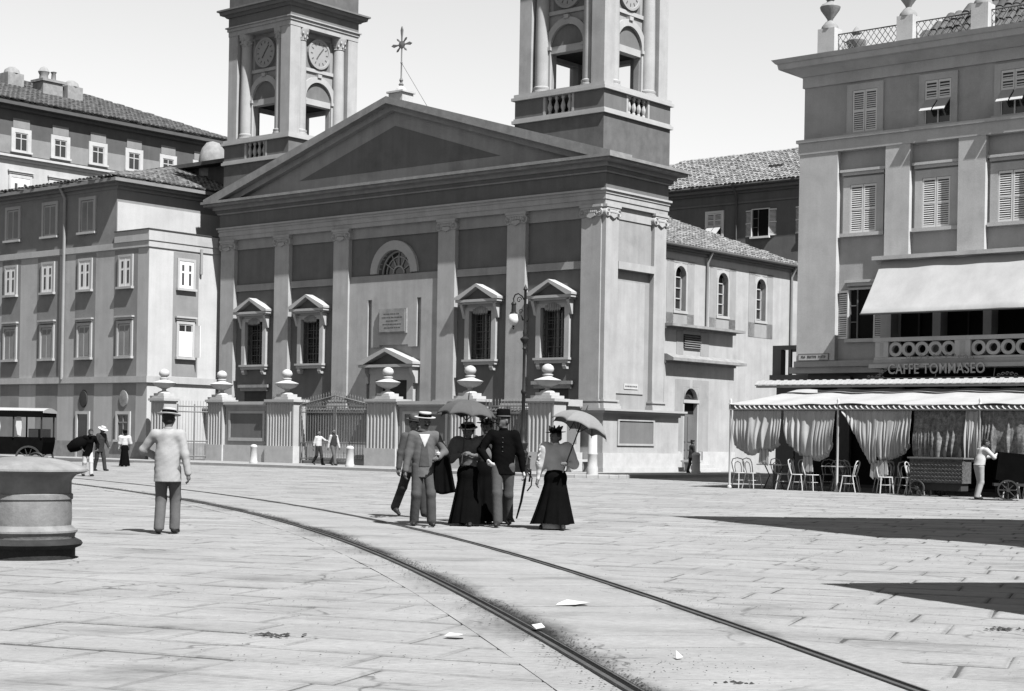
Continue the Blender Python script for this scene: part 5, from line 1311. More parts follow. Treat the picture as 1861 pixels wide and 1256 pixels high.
b = MB(); b.lathe([(.03, 6.38), (.10, 6.30), (.10, 6.26), (.08, 6.24), (.09, 5.98), (.13, 5.96), (.14, 5.92), (.05, 5.90)], (-.56, 0), 14); b.build('lamp_housing', 'iron', lp, smooth=True)
b = MB(); b.lathe([(.10, 5.93), (.17, 5.86), (.205, 5.74), (.20, 5.66), (.15, 5.55), (.07, 5.48), (.0, 5.46)], (-.56, 0), 20); b.build('globe', 'globe', lp, smooth=True)
b = MB(); b.lathe([(.06, 5.47), (.03, 5.42), (.05, 5.38), (0, 5.32)], (-.56, 0), 8); b.build('globe_tip', 'iron', lp, smooth=True)
# gate pier with urn at the far end of the lane
gp = thing('garden_pier', 'stone pier with an urn finial far down the side lane', 'pier', gw(.45, 17.5, 0), ANG)
bx('shaft', 'stone_worn', gp, (-.4, .4, -.4, .4, .0, 2.85)); urn(gp, 0, 0, 2.85)
bx('lane_wall', 'stucco_mid', gp, (.4, 8, -.2, .2, 0, 2.7))
# large old bollard in the foreground
b = MB(); b.lathe([(.49, .205), (.50, .25), (.52, .27), (.52, .29), (.50, .30), (.465, .33), (.455, .34), (.462, .42), (.455, .60), (.468, .61), (.468, .66), (.452, .67), (.452, .80), (.47, .83), (.50, .86), (.585, .885), (.62, .90), (.615, .92), (.56, .955), (.42, 1.0), (.22, 1.035), (.08, 1.045), (0, 1.046)], (0, 0), 48)
bb = b.build('round_bollard', 'bollard_stone', None, smooth=True); bb.location = (-5.02, 17.1, 0); tag(bb, 'huge worn stone bollard with domed cap at the left frame edge', 'bollard')
b = MB(); b.lathe([(.50, -.01), (.50, .10), (.56, .125), (.575, .15), (.56, .175), (.50, .205), (.3, .21)], (0, 0), 48); b.build('base_ring', 'bollard_base', bb, smooth=True)
b = MB(); b.tube([(.10+.07*math.cos(t), -.02, 1.03+.05*math.sin(t)) for t in np.linspace(0, math.pi, 9)], .014, 6); b.tube([(.0, -.06, 1.045), (.14, -.02, 1.04), (.22, .0, 1.035)], .012, 5); b.build('iron_ring', 'iron', bb, smooth=True)
# carriage
cg = thing('horse_carriage', 'black covered carriage with white roof at the left frame edge', 'carriage', (-17.0, 55.5, 0), rad(4))
b = MB(); n = 12
prof = [(-1.05+2.1*k/n, 2.0+.10*math.sin(math.pi*k/n)) for k in range(n+1)]
b.prism([(y, z) for y, z in prof]+[(1.05, 1.93), (-1.05, 1.93)], -1.5, 1.45, 'x'); b.build('roof', 'canvas_white', cg)
bx('roof_valance', 'black_cloth', cg, (-1.5, 1.42, -1.06, -1.04, 1.80, 1.99), (-1.5, 1.42, 1.04, 1.06, 1.80, 1.99), (1.40, 1.43, -1.04, 1.04, 1.80, 1.99))
b = MB(); b.prism([(-1.5, .55), (1.35, .55), (1.42, .95), (1.42, 1.12), (-1.5, 1.12)], -.95, .95, 'y'); b.build('body', 'black_cloth', cg)
for x in (-1.4, -.5, .45, 1.36):
    for y in (-.98, .98): b = MB(); b.tube([(x, y, 1.1), (x, y, 1.95)], .03, 6); b.build('roof_post', 'iron', cg)
for x, w_, m in ((-.15, .18, 'white_cloth'), (.62, .10, 'white_cloth'), (-1.0, .12, 'mid_cloth')):
    b = MB(); b.prism([(x-w_*.6, 1.9), (x+w_*.6, 1.9), (x+w_, 1.45), (x+w_*.7, 1.15), (x-w_*.4, 1.2), (x-w_, 1.5)], -.97, -.94, 'y'); b.build('side_curtain', m, cg)
bx('seat', 'dark_cloth', cg, (-1.2, -.7, -.8, .8, 1.12, 1.5), (.9, 1.3, -.8, .8, 1.12, 1.4))
for x, r in ((-.95, .5), (.95, .42)):
    for y in (-1.02, 1.02): wheel(cg, x, y, r, spokes=10)
# houses out of frame on the right, whose roof corners throw the two pointed shadows over the paving
def corner_block(P0, da, la, db, lb, h, nm, lab):
    da = Vector(da).normalized(); db = Vector(db).normalized(); P0 = Vector(P0)
    o = thing(nm, lab, 'house', (P0.x, P0.y, 0), 0)
    q = lambda a, b_: tuple(da*a+db*b_)
    i = .35
    MB().prism([q(i, i), q(la, i), q(la, lb), q(i, lb)], 0, h-.25, 'z').build('wall', 'house_grey', o)
    MB().prism([q(0, 0), q(la+.1, 0), q(la+.1, lb+.1), q(0, lb+.1)], h-.25, h, 'z').build('eaves', 'roof_dark', o)
    for k in range(int(la/2.2)):
        for z in ([1.0] if h < 7 else [1.0, 4.4, 7.8]):
            a0 = i+1.0+k*2.2
            b = MB(); b.prism([q(a0, i-.03), q(a0+.9, i-.03), q(a0+.9, i-.005), q(a0, i-.005)], z, z+1.7, 'z'); b.build('shutter', 'shutter', o)
            b = MB(); b.prism([q(i-.03, a0), q(i-.005, a0), q(i-.005, a0+.9), q(i-.03, a0+.9)], z, z+1.7, 'z'); b.build('shutter', 'shutter', o)
tn = math.tan(SUN_EL)
def under(tip, h): return (tip[0]+SUN_H.x*h/tn, tip[1]+SUN_H.y*h/tn)
corner_block(under((2.82, 29.54), 12), (1, .14), 16, (.39, -.92), 6.2, 12, 'roadside_house', 'tall roadside house outside the frame casting the farther pointed shadow')
corner_block(under((2.94, 15.65), 4.6), (1, .24), 5, (.38, -.92), 5, 4.6, 'roadside_pavilion', 'low pavilion outside the frame casting the nearer pointed shadow')
# ================================================================ people: smooth bodies grown from blended tapered limbs
def snet(prims, h, planes=(), fold=0.0, seed=0, box=None):
    lo = np.array([1e9]*3); hi = -lo
    for p in prims:
        if p.get('sub'): continue
        for q, r in ((p['a'], p['ra']), (p['b'], p['rb'])):
            rr_ = np.array([r*p.get('sx', 1), r*p.get('sy', 1), r]); lo = np.minimum(lo, np.array(q)-rr_); hi = np.maximum(hi, np.array(q)+rr_)
    lo -= 3*h+.02; hi += 3*h+.02
    n = np.ceil((hi-lo)/h).astype(int)+1
    V = np.full(n, 9.0, np.float32)
    ax = [lo[i]+h*np.arange(n[i]) for i in range(3)]
    for p in prims:
        a = np.array(p['a'], float); b = np.array(p['b'], float); k = p.get('k', .03); R = max(p['ra'], p['rb'])
        e = np.array([R*p.get('sx', 1), R*p.get('sy', 1), R])+k+3*h
        i0 = np.maximum(0, np.floor((np.minimum(a, b)-e-lo)/h).astype(int)); i1 = np.minimum(n, np.ceil((np.maximum(a, b)+e-lo)/h).astype(int)+1)
        if (i1 <= i0).any(): continue
        X = ax[0][i0[0]:i1[0]][:, None, None]; Y = ax[1][i0[1]:i1[1]][None, :, None]; Z = ax[2][i0[2]:i1[2]][None, None, :]
        ab = b-a; L2 = max(1e-9, ab@ab)
        t = np.clip(((X-a[0])*ab[0]+(Y-a[1])*ab[1]+(Z-a[2])*ab[2])/L2, 0, 1)
        sx, sy = p.get('sx', 1.), p.get('sy', 1.)
        d = np.sqrt(((X-a[0]-t*ab[0])/sx)**2+((Y-a[1]-t*ab[1])/sy)**2+(Z-a[2]-t*ab[2])**2)-(p['ra']+(p['rb']-p['ra'])*t)
        d = (d*min(1, sx, sy)).astype(np.float32)
        sl = tuple(slice(i0[i], i1[i]) for i in range(3)); o = V[sl]
        if p.get('sub'): V[sl] = np.maximum(o, -d)
        else:
            m = np.maximum(k-np.abs(o-d), 0)/k
            V[sl] = np.minimum(o, d)-m*m*k*.25
    X = ax[0][:, None, None]; Y = ax[1][None, :, None]; Z = ax[2][None, None, :]
    if fold:
        q = seed*1.7
        V = V+fold*(np.sin(26*X+4*Z+22*Y+q+1.6*np.sin(5*Z+q)+1.6*np.sin(9*X+3*Z+q))*.8+np.sin(-30*X+24*Z+20*Y+1.3*q+1.5*np.sin(13*Y+8*Z))*.35+np.sin(70*Z+50*Y+35*X+q+2*np.sin(9*X+5*Z))*.22)
    for nx, ny, nz, c in planes: V = np.maximum(V, nx*X+ny*Y+nz*Z-c)
    s = V < 0
    cells = np.zeros(n-1, bool); anyin = np.zeros(n-1, bool); allin = np.ones(n-1, bool)
    cor = [(i, j, k) for i in (0, 1) for j in (0, 1) for k in (0, 1)]
    def sub(A, c): return A[c[0]:A.shape[0]-1+c[0], c[1]:A.shape[1]-1+c[1], c[2]:A.shape[2]-1+c[2]]
    for c in cor: q = sub(s, c); anyin |= q; allin &= q
    act = anyin & ~allin
    idx = -np.ones(act.shape, int); ii = np.argwhere(act); idx[act] = np.arange(len(ii))
    acc = np.zeros((len(ii), 3)); cnt = np.zeros(len(ii))
    cv = {c: sub(V, c)[act] for c in cor}
    for c in cor:
        for d in range(3):
            if c[d]: continue
            c2 = list(c); c2[d] = 1; c2 = tuple(c2); va, vb = cv[c], cv[c2]
            m = (va < 0) != (vb < 0); t = np.where(m, va/np.where(m, va-vb, 1), 0)
            pt = np.tile(np.array(c, float), (len(ii), 1)); pt[:, d] += t
            acc[m] += pt[m]; cnt[m] += 1
    vert = lo+(ii+acc/np.maximum(cnt, 1)[:, None])*h
    faces = []
    for d in range(3):
        d1, d2 = (d+1) % 3, (d+2) % 3
        A = [slice(None)]*3; B = [slice(None)]*3; A[d] = slice(0, n[d]-1); B[d] = slice(1, n[d])
        ch = s[tuple(A)] != s[tuple(B)]; w = np.argwhere(ch)
        w = w[(w[:, d1] > 0) & (w[:, d2] > 0) & (w[:, d1] < n[d1]-1) & (w[:, d2] < n[d2]-1)]
        ins = s[tuple(A)][tuple(w.T)]
        qs = []
        for o1, o2 in ((-1, -1), (0, -1), (0, 0), (-1, 0)):
            q = w.copy(); q[:, d1] += o1; q[:, d2] += o2; qs.append(idx[tuple(q.T)])
        q = np.stack(qs, 1); q[~ins] = q[~ins][:, ::-1]
        faces.append(q)
    F = np.concatenate(faces); F = F[(F >= 0).all(1)]
    return vert, F
def nmesh(name, VF, m, parent, label=None):
    me = bpy.data.meshes.new(name); v, f = VF
    me.vertices.add(len(v)); me.vertices.foreach_set('co', np.asarray(v, np.float32).ravel())
    me.loops.add(len(f)*4); me.loops.foreach_set('vertex_index', np.asarray(f, np.int32).ravel())
    me.polygons.add(len(f)); me.polygons.foreach_set('loop_start', np.arange(0, len(f)*4, 4, dtype=np.int32))
    me.update(calc_edges=True); me.validate(); me.shade_smooth()
    me.materials.append(MATS[m]); o = bpy.data.objects.new(name, me); COL.objects.link(o); o.parent = parent
    return o
def ik(a, c, l1, l2, pole):
    a = Vector(a); c = Vector(c); d = c-a; L_ = d.length
    if L_ > (l1+l2)*.998: c = a+d*((l1+l2)*.998/L_); d = c-a; L_ = d.length
    t = (l1*l1-l2*l2+L_*L_)/(2*L_); hh = math.sqrt(max(0, l1*l1-t*t))
    u = d.normalized(); p = Vector(pole); p = p-u*p.dot(u); p.normalize()
    return a+u*t+p*hh, c
def C(a, b, ra, rb=None, **k): return dict(a=tuple(a), b=tuple(b), ra=ra, rb=ra if rb is None else rb, **k)
def person(label, loc, rz, H, top, bottom, wl, wr, fl=(.10, 0, .08), fr=(-.10, 0, .08), head=(0, 0), hat='boater', lean=0.0, sleeves=None, hem=.80, vest=None, shirt=False,
           skirt=None, puff=0.0, gloves=False, beard=None, hair='hair', h=.010, poleL=(.5, .6, -.2), poleR=(-.5, .6, -.2), seed=0, bundle=None, collar=None, tilt=0.0, buttons=False, shoe='leather'):
    S = H/1.75
    o = thing('person', label, 'person', loc, rz, 'people in the piazza')
    def fin(VF): v, f = VF; return v*S, f
    LM = Matrix.Translation((0, 0, .95)) @ Matrix.Rotation(lean, 4, 'X') @ Matrix.Translation((0, 0, -.95))     # lean of everything above the hips
    up = lambda p: tuple(LM @ Vector(p))
    sh = [up((s*.185, .01, 1.425)) for s in (1, -1)]
    aL = ik(sh[0], wl, .30, .27, poleL); aR = ik(sh[1], wr, .30, .27, poleR)
    hips = [(.092, .0, .93), (-.092, .0, .93)]
    kL = ik(hips[0], (fl[0], fl[1], fl[2]), .44, .43, (0, -1, .05)); kR = ik(hips[1], (fr[0], fr[1], fr[2]), .44, .43, (0, -1, .05))
    if skirt: kL = ((Vector(hips[0])+kL[1])/2+Vector((0, .02, 0)), kL[1]); kR = ((Vector(hips[1])+kR[1])/2+Vector((0, .02, 0)), kR[1])
    HM = LM @ Matrix.Translation((0, .02, 1.52)) @ Matrix.Rotation(head[0], 4, 'Z') @ Matrix.Rotation(head[1], 4, 'X') @ Matrix.Translation((0, -.02, -1.52))
    hd = lambda p: tuple(HM @ Vector(p))
    # --- body
    P = [C(hd((0, .018, 1.665)), hd((0, .0, 1.625)), .088, .080, k=.03), C(hd((0, -.03, 1.60)), hd((0, -.048, 1.567)), .055, .042, k=.03), C(hd((0, -.085, 1.648)), hd((0, -.108, 1.612)), .012, .017, k=.015),
         C(hd((-.035, -.078, 1.668)), hd((.035, -.078, 1.668)), .018, k=.02), C(hd((.082, .015, 1.635)), hd((.084, .02, 1.605)), .020, .014, k=.01), C(hd((-.082, .015, 1.635)), hd((-.084, .02, 1.605)), .020, .014, k=.01),
         C(hd((0, .015, 1.58)), up((0, .02, 1.44)), .052, .06, k=.03),
         C(up((-.13, .01, 1.41)), up((.13, .01, 1.41)), .05, k=.04), C(up((0, 0, 1.30)), up((0, 0, 1.05)), .125, .11, sy=.65, k=.05), C((0, 0, 1.0), (0, 0, .93), .125, .12, sy=.7, k=.05)]
    for (e, w), s0 in ((aL, sh[0]), (aR, sh[1])): P += [C(s0, e, .042, .036, k=.03), C(e, w, .036, .026, k=.02)]
    if not skirt:
        for (kn, an), hp in ((kL, hips[0]), (kR, hips[1])): P += [C(hp, kn, .075, .05, k=.04), C(kn, an, .05, .035, k=.03)]
    else:
        for (kn, an), hp in ((kL, hips[0]), (kR, hips[1])): P += [C(hp, kn, .07, .045, k=.04), C(kn, an, .045, .032, k=.03)]
    hands = []
    for (e, w), sgn in ((aL, 1), (aR, -1)):
        d = (w-e).normalized(); sd_ = Vector((sgn, 0, 0)); sd_ = (sd_-d*sd_.dot(d)).normalized(); fwd = d.cross(sd_)*sgn
        if fwd.y > 0: fwd = -fwd
        Q = [C(w, w+d*.075, .024, .030, k=.02), C(w+d*.03+fwd*.025, w+d*.075+fwd*.045, .013, .010, k=.012), C(w+d*.075+fwd*.045, w+d*.10+fwd*.035-sd_*.015, .010, .008, k=.008)]
        for q, (off, ln) in enumerate(((-.026, .062), (-.009, .074), (.009, .070), (.025, .055))):
            base = w+d*.078+fwd*(-off)*.95; m1 = base+d*ln*.55-sd_*.012; m2 = m1+d*ln*.35-sd_*.034
            Q += [C(base-d*.02, m1, .0105, .0095, k=.008), C(m1, m2, .0095, .008, k=.006)]
        hands.append(Q)
        if not gloves: P += Q
    for sx in (1, -1): P.append(dict(C(hd((sx*.034, -.100, 1.645)), hd((sx*.034, -.102, 1.645)), .013), sub=True))
    nmesh('body', fin(snet(P, h*.85)), 'skin', o)
    b = MB()
    for sx in (1, -1):
        st = b.mark(); b.lathe([(0, -.011), (.008, -.006), (.011, 0), (.008, .006), (0, .011)], (0, 0), 8); b.xf(Matrix.Translation(hd((sx*.034, -.090, 1.645))), st)
    st = b.mark(); b.box(-.022, .022, -.1, -.085, 1.578, 1.584); b.xf(HM, st)
    b.xf(Matrix.Scale(S, 4)); b.build('eyes_and_mouth', 'hair', o)
    if gloves: nmesh('gloves', fin(snet([dict(q, ra=q['ra']+.007, rb=q['rb']+.007) for Q in hands for q in Q], h)), 'white_cloth', o)
    # --- hair
    P = [C(hd((0, .035, 1.675)), hd((0, .03, 1.63)), .092, .082, k=.02)]
    pl = []
    if skirt: P += [C(hd((0, .085, 1.63)), hd((0, .095, 1.60)), .05, .045, k=.03), C(hd((-.07, .02, 1.66)), hd((.07, .02, 1.66)), .042, k=.03)]
    nmesh('hair', fin(snet(P, h)), hair, o)
    if beard:
        P = [C(hd((-.035, -.092, 1.592)), hd((.035, -.092, 1.592)), .014, k=.01)]
        if beard == 'full': P += [C(hd((-.05, -.03, 1.58)), hd((0, -.075, 1.545)), .035, .034, k=.02), C(hd((.05, -.03, 1.58)), hd((0, -.075, 1.545)), .035, .034, k=.02)]
        nmesh('beard', fin(snet(P, h)), 'hair', o)
    # --- trousers or skirt
    if not skirt:
        P = [C((0, .0, 1.0), (0, .01, .93), .135, .14, sy=.72, k=.04)]
        for (kn, an), hp in ((kL, hips[0]), (kR, hips[1])):
            P += [C(hp, kn, .100, .078, k=.04), C(kn, an, .078, .074, k=.03)]
        nmesh('trousers', fin(snet(P, h*1.15, planes=[(0, 0, -1, -.055)] if min(fl[2], fr[2]) < .12 else [], fold=.0022, seed=seed)), bottom, o)
    else:
        w0, w1, sxh, off = skirt['waist'], skirt['hem'], skirt.get('flat', .85), skirt.get('off', (0, 0))
        rr_ = random.Random(seed); b = MB(); n = 64; rows = 22; vv = []
        ph = [rr_.uniform(0, 6.28) for _ in range(3)]; zt, zb_ = 1.06, skirt.get('z', .04)
        for j in range(rows+1):
            t = j/rows; z = zt+(zb_-zt)*t; r = w0+(w1-w0)*(t**.8*.8+.2*t**2); am = .085*t**1.2
            if t < .25: r += .035*math.sin(math.pi*t/.25)
            for i in range(n):
                a = 2*math.pi*i/n; q = r*(1+am*(abs(math.sin(4.5*a+ph[0]+.5*math.sin(2*t)))*1.5-.8+.6*math.sin(11*a+ph[1]+t*1.5)+.4*math.sin(19*a+ph[2]+t)))
                vv.append((q*math.cos(a)+off[0]*t**1.5, q*math.sin(a)*sxh+off[1]*t**1.5+.02, z+.015*math.sin(3*a+ph[1])*t))
        f = [(j*n+i, j*n+(i+1) % n, (j+1)*n+(i+1) % n, (j+1)*n+i) for j in range(rows) for i in range(n)]+[tuple(range(n)), tuple(rows*n+i for i in range(n))[::-1]]
        b.add([(x*S, y*S, z*S) for x, y, z in vv], f); b.build('skirt', bottom, o, smooth=True)
        if skirt.get('petticoat'):
            b = MB(); b.lathe([(w1*.55*S, .10*S), (w1*.62*S, .015*S)], ((off[0]*.75)*S, (off[1]+.03)*S), 24); b.build('petticoat', 'white_cloth', o, smooth=True)
    # --- upper garment
    fat = 1.0
    T = [C(up((0, 0, 1.28)), up((0, .01, 1.10)), .175*fat, .150 if skirt else .165, sy=.66, k=.05), C(up((-.125, .015, 1.405)), up((.125, .015, 1.405)), .078, k=.06), C(up((0, .015, 1.43)), up((0, .015, 1.475)), .085, .062, k=.04)]
    if skirt: T += [C(up((0, .005, 1.10)), (0, .01, 1.03), .135, .128, sy=.75, k=.05), C(up((0, -.05, 1.27)), up((0, -.055, 1.25)), .10, k=.07)]
    else: T += [C(up((0, .01, 1.10)), (0, .015, hem-.06), .165, .200, sy=.74, k=.06)]
    A = []
    for (e, w), s0 in ((aL, sh[0]), (aR, sh[1])):
        e2 = Vector(e); w2 = Vector(w)
        if puff: A += [C(Vector(s0)+Vector((0, 0, -.02)), e2, .085+puff*.9, .062+puff*.55, k=.04), C(e2, e2+(w2-e2)*.5, .060+puff*.5, .048, k=.03), C(e2+(w2-e2)*.5, w2-(w2-e2).normalized()*.01, .042, .036, k=.03)]
        else: A += [C(s0, e2, .070, .060, k=.05), C(e2, w2-(w2-e2).normalized()*.005, .060, .050, k=.03)]
    pz = [(0, 0, -1, -hem)] if not skirt else []
    if sleeves and sleeves != top:
        nmesh('bodice' if skirt else 'waistcoat', fin(snet(T, h*1.1, planes=pz, fold=.003, seed=seed)), top, o)
        nmesh('sleeves', fin(snet(A, h*1.1, fold=.005, seed=seed+1)), sleeves, o)
    else:
        nmesh('blouse' if skirt else 'jacket', fin(snet(T+A, h*1.1, planes=pz, fold=.0035, seed=seed)), top, o)
    T2 = [dict(q, ra=q['ra']+.010, rb=q['rb']+.010) for q in T]
    if vest:
        nmesh('waistcoat_front', fin(snet(T2, h*1.1, planes=[(1, 0, .12, .055+.12*1.2), (-1, 0, .12, .055+.12*1.2), (0, 1, 0, -.05), (0, 0, -1, -.93), (0, 0, 1, 1.36)], fold=.003, seed=seed)), vest, o)
    if shirt:
        T3 = [dict(q, ra=q['ra']+.017, rb=q['rb']+.017) for q in T]
        nmesh('shirt_front', fin(snet(T3, h, planes=[(1, 0, -.42, -.515), (-1, 0, -.42, -.515), (0, 1, 0, -.035), (0, 0, 1, 1.44)])), 'white_cloth', o)
    if shirt or collar:
        b = MB(); b.lathe([(.060, 1.475), (.066, 1.50), (.060, 1.525), (.052, 1.525)], (0, .012), 18); b.xf(LM); b.xf(Matrix.Scale(S, 4)); b.build('collar', collar or 'white_cloth', o, smooth=True)
    if buttons:
        b = MB()
        for k in range(6):
            st = b.mark(); b.lathe([(0, -.008), (.010, -.004), (.010, .004), (0, .008)], (0, 0), 8); b.xf(LM @ Matrix.Translation((0.0, -.128+.01*abs(k-3), 1.02+.07*k)), st)
        b.xf(Matrix.Scale(S, 4)); b.build('button', 'iron_grey', o, smooth=True, kind='stuff')
    # --- shoes
    for (kn, an), sg in ((kL, 1), (kR, -1)):
        d = -.16
        tl = .35 if an.z > .12 else 0
        P = [C((an.x, an.y+.03, an.z-.03), (an.x+sg*.012, an.y-.06, an.z-.035-tl*.06), .045, .042, k=.03), C((an.x+sg*.012, an.y-.06, an.z-.035-tl*.06), (an.x+sg*.02, an.y-.155, an.z-.048-tl*.20), .042, .032, k=.03), C((an.x, an.y+.02, an.z-.02), an, .045, .04, k=.02)]
        nmesh('shoe', fin(snet(P, h, planes=[(0, 0, -1, -.002)])), shoe, o)
    # --- hat
    HT = HM @ Matrix.Translation((0, .012, 1.70)) @ Matrix.Rotation(tilt, 4, 'X')
    def hp(prof, nm, m, par=None, n=28, sy=1.12, extra=None):
        b = MB(); b.lathe(prof, (0, 0), n); b.xf(Matrix.Scale(sy, 4, (0, 1, 0)))
        if extra: extra(b)
        b.xf(HT); b.xf(Matrix.Scale(S, 4)); return b.build(nm, m, par or o, smooth=True)
    if hat in ('boater', 'lady_boater'):
        q = hp([(.098, .0), (.165, .004), (.167, .010), (.165, .014), (.100, .014), (.097, .085), (.090, .092), (0, .094)], 'hat', 'straw'); 
        hp([(.1005, .016), (.1045, .016), (.102, .066), (.098, .066)], 'hat_band', 'black_cloth', q)
        if hat == 'lady_boater':
            b = MB()
            for k in range(9): a = rad(200+k*16); st = b.mark(); b.lathe([(0, 0), (.03, .02), (.035, .05), (0, .08)], (0, 0), 6); b.xf(Matrix.Translation((.11*math.cos(a), .11*math.sin(a), .02)) @ Matrix.Rotation(.4, 4, 'Y'), st)
            b.xf(HT); b.xf(Matrix.Scale(S, 4)); b.build('hat_ribbon', 'black_cloth', q, smooth=True)
    elif hat == 'bowler':
        q = hp([(.095, .0), (.13, .0), (.15, .018), (.148, .024), (.125, .010), (.100, .012), (.101, .06), (.090, .105), (.06, .128), (0, .135)], 'hat', 'grey_cloth'); hp([(.101, .014), (.105, .014), (.105, .042), (.1015, .042)], 'hat_band', 'dark_cloth', q)
    elif hat == 'straw_wide': hp([(.095, .0), (.19, -.02), (.192, -.014), (.102, .014), (.09, .08), (0, .10)], 'hat', 'straw')
    elif hat == 'shako':
        q = hp([(.100, -.02), (.104, -.015), (.100, .02), (.094, .115), (.092, .118), (0, .112)], 'hat', 'black_cloth')
        def visor(b): b.add([(x*.10, y-.09, z) for x, y, z in ((-.9, 0, -.01), (-.6, -.045, -.025), (0, -.065, -.032), (.6, -.045, -.025), (.9, 0, -.01), (.5, -.01, -.012), (-.5, -.01, -.012))], [(0, 1, 2, 3, 4, 5, 6)])
        b = MB(); visor(b); b.xf(HT); b.xf(Matrix.Scale(S, 4)); b.build('visor', 'leather', q)
        hp([(.101, .0), (.104, .0), (.103, .018), (.1, .018)], 'hat_band', 'mid_cloth', q)
    elif hat == 'cap': hp([(.098, .0), (.10, .02), (.115, .05), (.10, .075), (0, .08)], 'hat', 'dark_cloth')
    elif hat == 'feather':
        q = hp([(.095, .0), (.17, .012), (.172, .018), (.10, .016), (.092, .08), (0, .085)], 'hat', 'black_cloth')
        b = MB(); rr_ = random.Random(4)
        for k in range(14):
            a = rad(rr_.uniform(160, 380)); r0 = .08; L_ = rr_.uniform(.07, .15); st = b.mark()
            b.prism([(0, 0), (.03, L_*.5), (.015, L_), (-.02, L_*.6)], -.012, .012, 'y'); b.xf(Matrix.Translation((r0*math.cos(a), r0*math.sin(a), .03)) @ Matrix.Rotation(a, 4, 'Z') @ Matrix.Rotation(rr_.uniform(.0, .9), 4, 'Y'), st)
        b.xf(HT); b.xf(Matrix.Scale(S, 4)); b.build('feathers', 'dark_cloth', q)
    o['_wl'] = [c*S for c in aL[1]]; o['_wr'] = [c*S for c in aR[1]]
    return o
def hand(o, k):
    w = Vector(o[k]); q = Matrix.Rotation(o.rotation_euler[2], 3, 'Z') @ w; return Vector(o.location)+q
def parasol(label, grip, axis, L_, R_p, m, n=8, depth=.27, tilt_lab=None):
    """open parasol; grip = hand position in the world, axis = direction of the shaft"""
    o = thing('parasol', label, 'parasol', tuple(grip), 0, 'open parasols')
    z = Vector(axis).normalized(); Q = z.to_track_quat('Z', 'Y').to_matrix().to_4x4()
    o.rotation_euler = Q.to_euler()
    b = MB(); b.tube([(0, 0, -.18), (0, 0, L_+.06)], .010, 7); b.tube([(0, 0, L_+.06), (0, 0, L_+.12)], [.010, .004], 7); b.build('shaft', 'wood_dark', o)
    b = MB(); rows = 12; seg = 6; N = n*seg; vv = []
    for j in range(rows+1):
        t = j/rows; 
        for i in range(N):
            s = (i % seg)/seg; k = i//seg; a0, a1 = 2*math.pi*k/n, 2*math.pi*(k+1)/n
            r = R_p*math.sin(t*1.22)/math.sin(1.22); zz = L_-depth*(1-math.cos(t*1.22))/(1-math.cos(1.22))*(1-.16*math.sin(math.pi*s)*t)
            sag = 1-.07*math.sin(math.pi*s)*t
            vv.append((r*sag*(math.cos(a0)*(1-s)+math.cos(a1)*s), r*sag*(math.sin(a0)*(1-s)+math.sin(a1)*s), zz))
    f = [(j*N+i, j*N+(i+1) % N, (j+1)*N+(i+1) % N, (j+1)*N+i) for j in range(1, rows) for i in range(N)]+[(0, N+i, N+(i+1) % N) for i in range(N)]
    c = b.add(vv, f).build('canopy', m, o, smooth=True); c.data.set_sharp_from_angle(angle=rad(14)); sm = c.modifiers.new('thick', 'SOLIDIFY'); sm.thickness = .004
    for k in range(n):
        a = 2*math.pi*k/n; b = MB()
        b.tube([(R_p*math.sin(t*1.22)/math.sin(1.22)*math.cos(a)*.995, R_p*math.sin(t*1.22)/math.sin(1.22)*math.sin(a)*.995, L_-.012-depth*(1-math.cos(t*1.22))/(1-math.cos(1.22))) for t in np.linspace(0, 1.03, 9)], .005, 5); b.build('rib', 'wood_dark', o)
        b = MB(); b.tube([(0, 0, L_-.32), (R_p*.5*math.cos(a), R_p*.5*math.sin(a), L_-.075)], .004, 4); b.build('strut', 'wood_dark', o)
    return o
# ---- the walkers
person('man in pale jacket and boater walking away near the round bollard', (-4.49, 21.56, 0), rad(180), 1.60, 'pale_cloth', 'mid_cloth', (.20, -.24, 1.08), (-.31, .04, .80), fl=(.10, .06, .08), fr=(-.09, -.10, .08), head=(rad(-8), rad(8)), hat='boater', hem=.74, seed=1, h=.010, poleL=(.9, .5, -.1), collar='pale_cloth')
m2 = person('moustached man in boater and open grey jacket, foremost of the walking group', (-1.31, 24.6, 0), rad(8), 1.66, 'mid_cloth', 'grey_cloth', (.21, -.20, 1.08), (-.29, -.03, .82), fl=(.13, -.08, .08), fr=(-.13, .06, .08), head=(rad(16), rad(6)), hat='boater', hem=.76, vest='grey_cloth', shirt=True, beard='moustache', seed=2, h=.010)
person('man in bowler hat striding behind the man with the draped coat', (-1.62, 27.2, 0), rad(40), 1.64, 'grey_cloth', 'dark_cloth', (.25, -.12, .86), (-.27, .08, .82), fl=(.10, -.22, .08), fr=(-.08, .42, .16), head=(rad(10), rad(10)), hat='bowler', hem=.78, seed=3, h=.012)
l1 = person('lady in straw boater and black skirt under the dark parasol', (-.66, 24.93, 0), rad(-6), 1.52, 'mid_cloth', 'black_cloth', (.16, -.20, 1.22), (-.06, -.23, 1.24), fl=(.06, -.10, .06), fr=(-.07, .04, .06), head=(rad(-4), rad(12)), hat='lady_boater', skirt=dict(waist=.13, hem=.30, off=(-.02, .02)), puff=.075, seed=4, collar='black_cloth', poleL=(1, .3, -.5), poleR=(-1, .3, -.5))
person('woman in dark bodice with white sleeve half hidden behind the parasol lady', (-.40, 25.75, 0), rad(-10), 1.60, 'dark_cloth', 'black_cloth', (.30, -.06, .80), (-.24, -.12, 1.0), fl=(.08, -.05, .06), fr=(-.08, .1, .06), head=(rad(-6), rad(4)), hat='feather', skirt=dict(waist=.14, hem=.40, off=(.06, 0)), sleeves='white_cloth', shirt=True, seed=5)
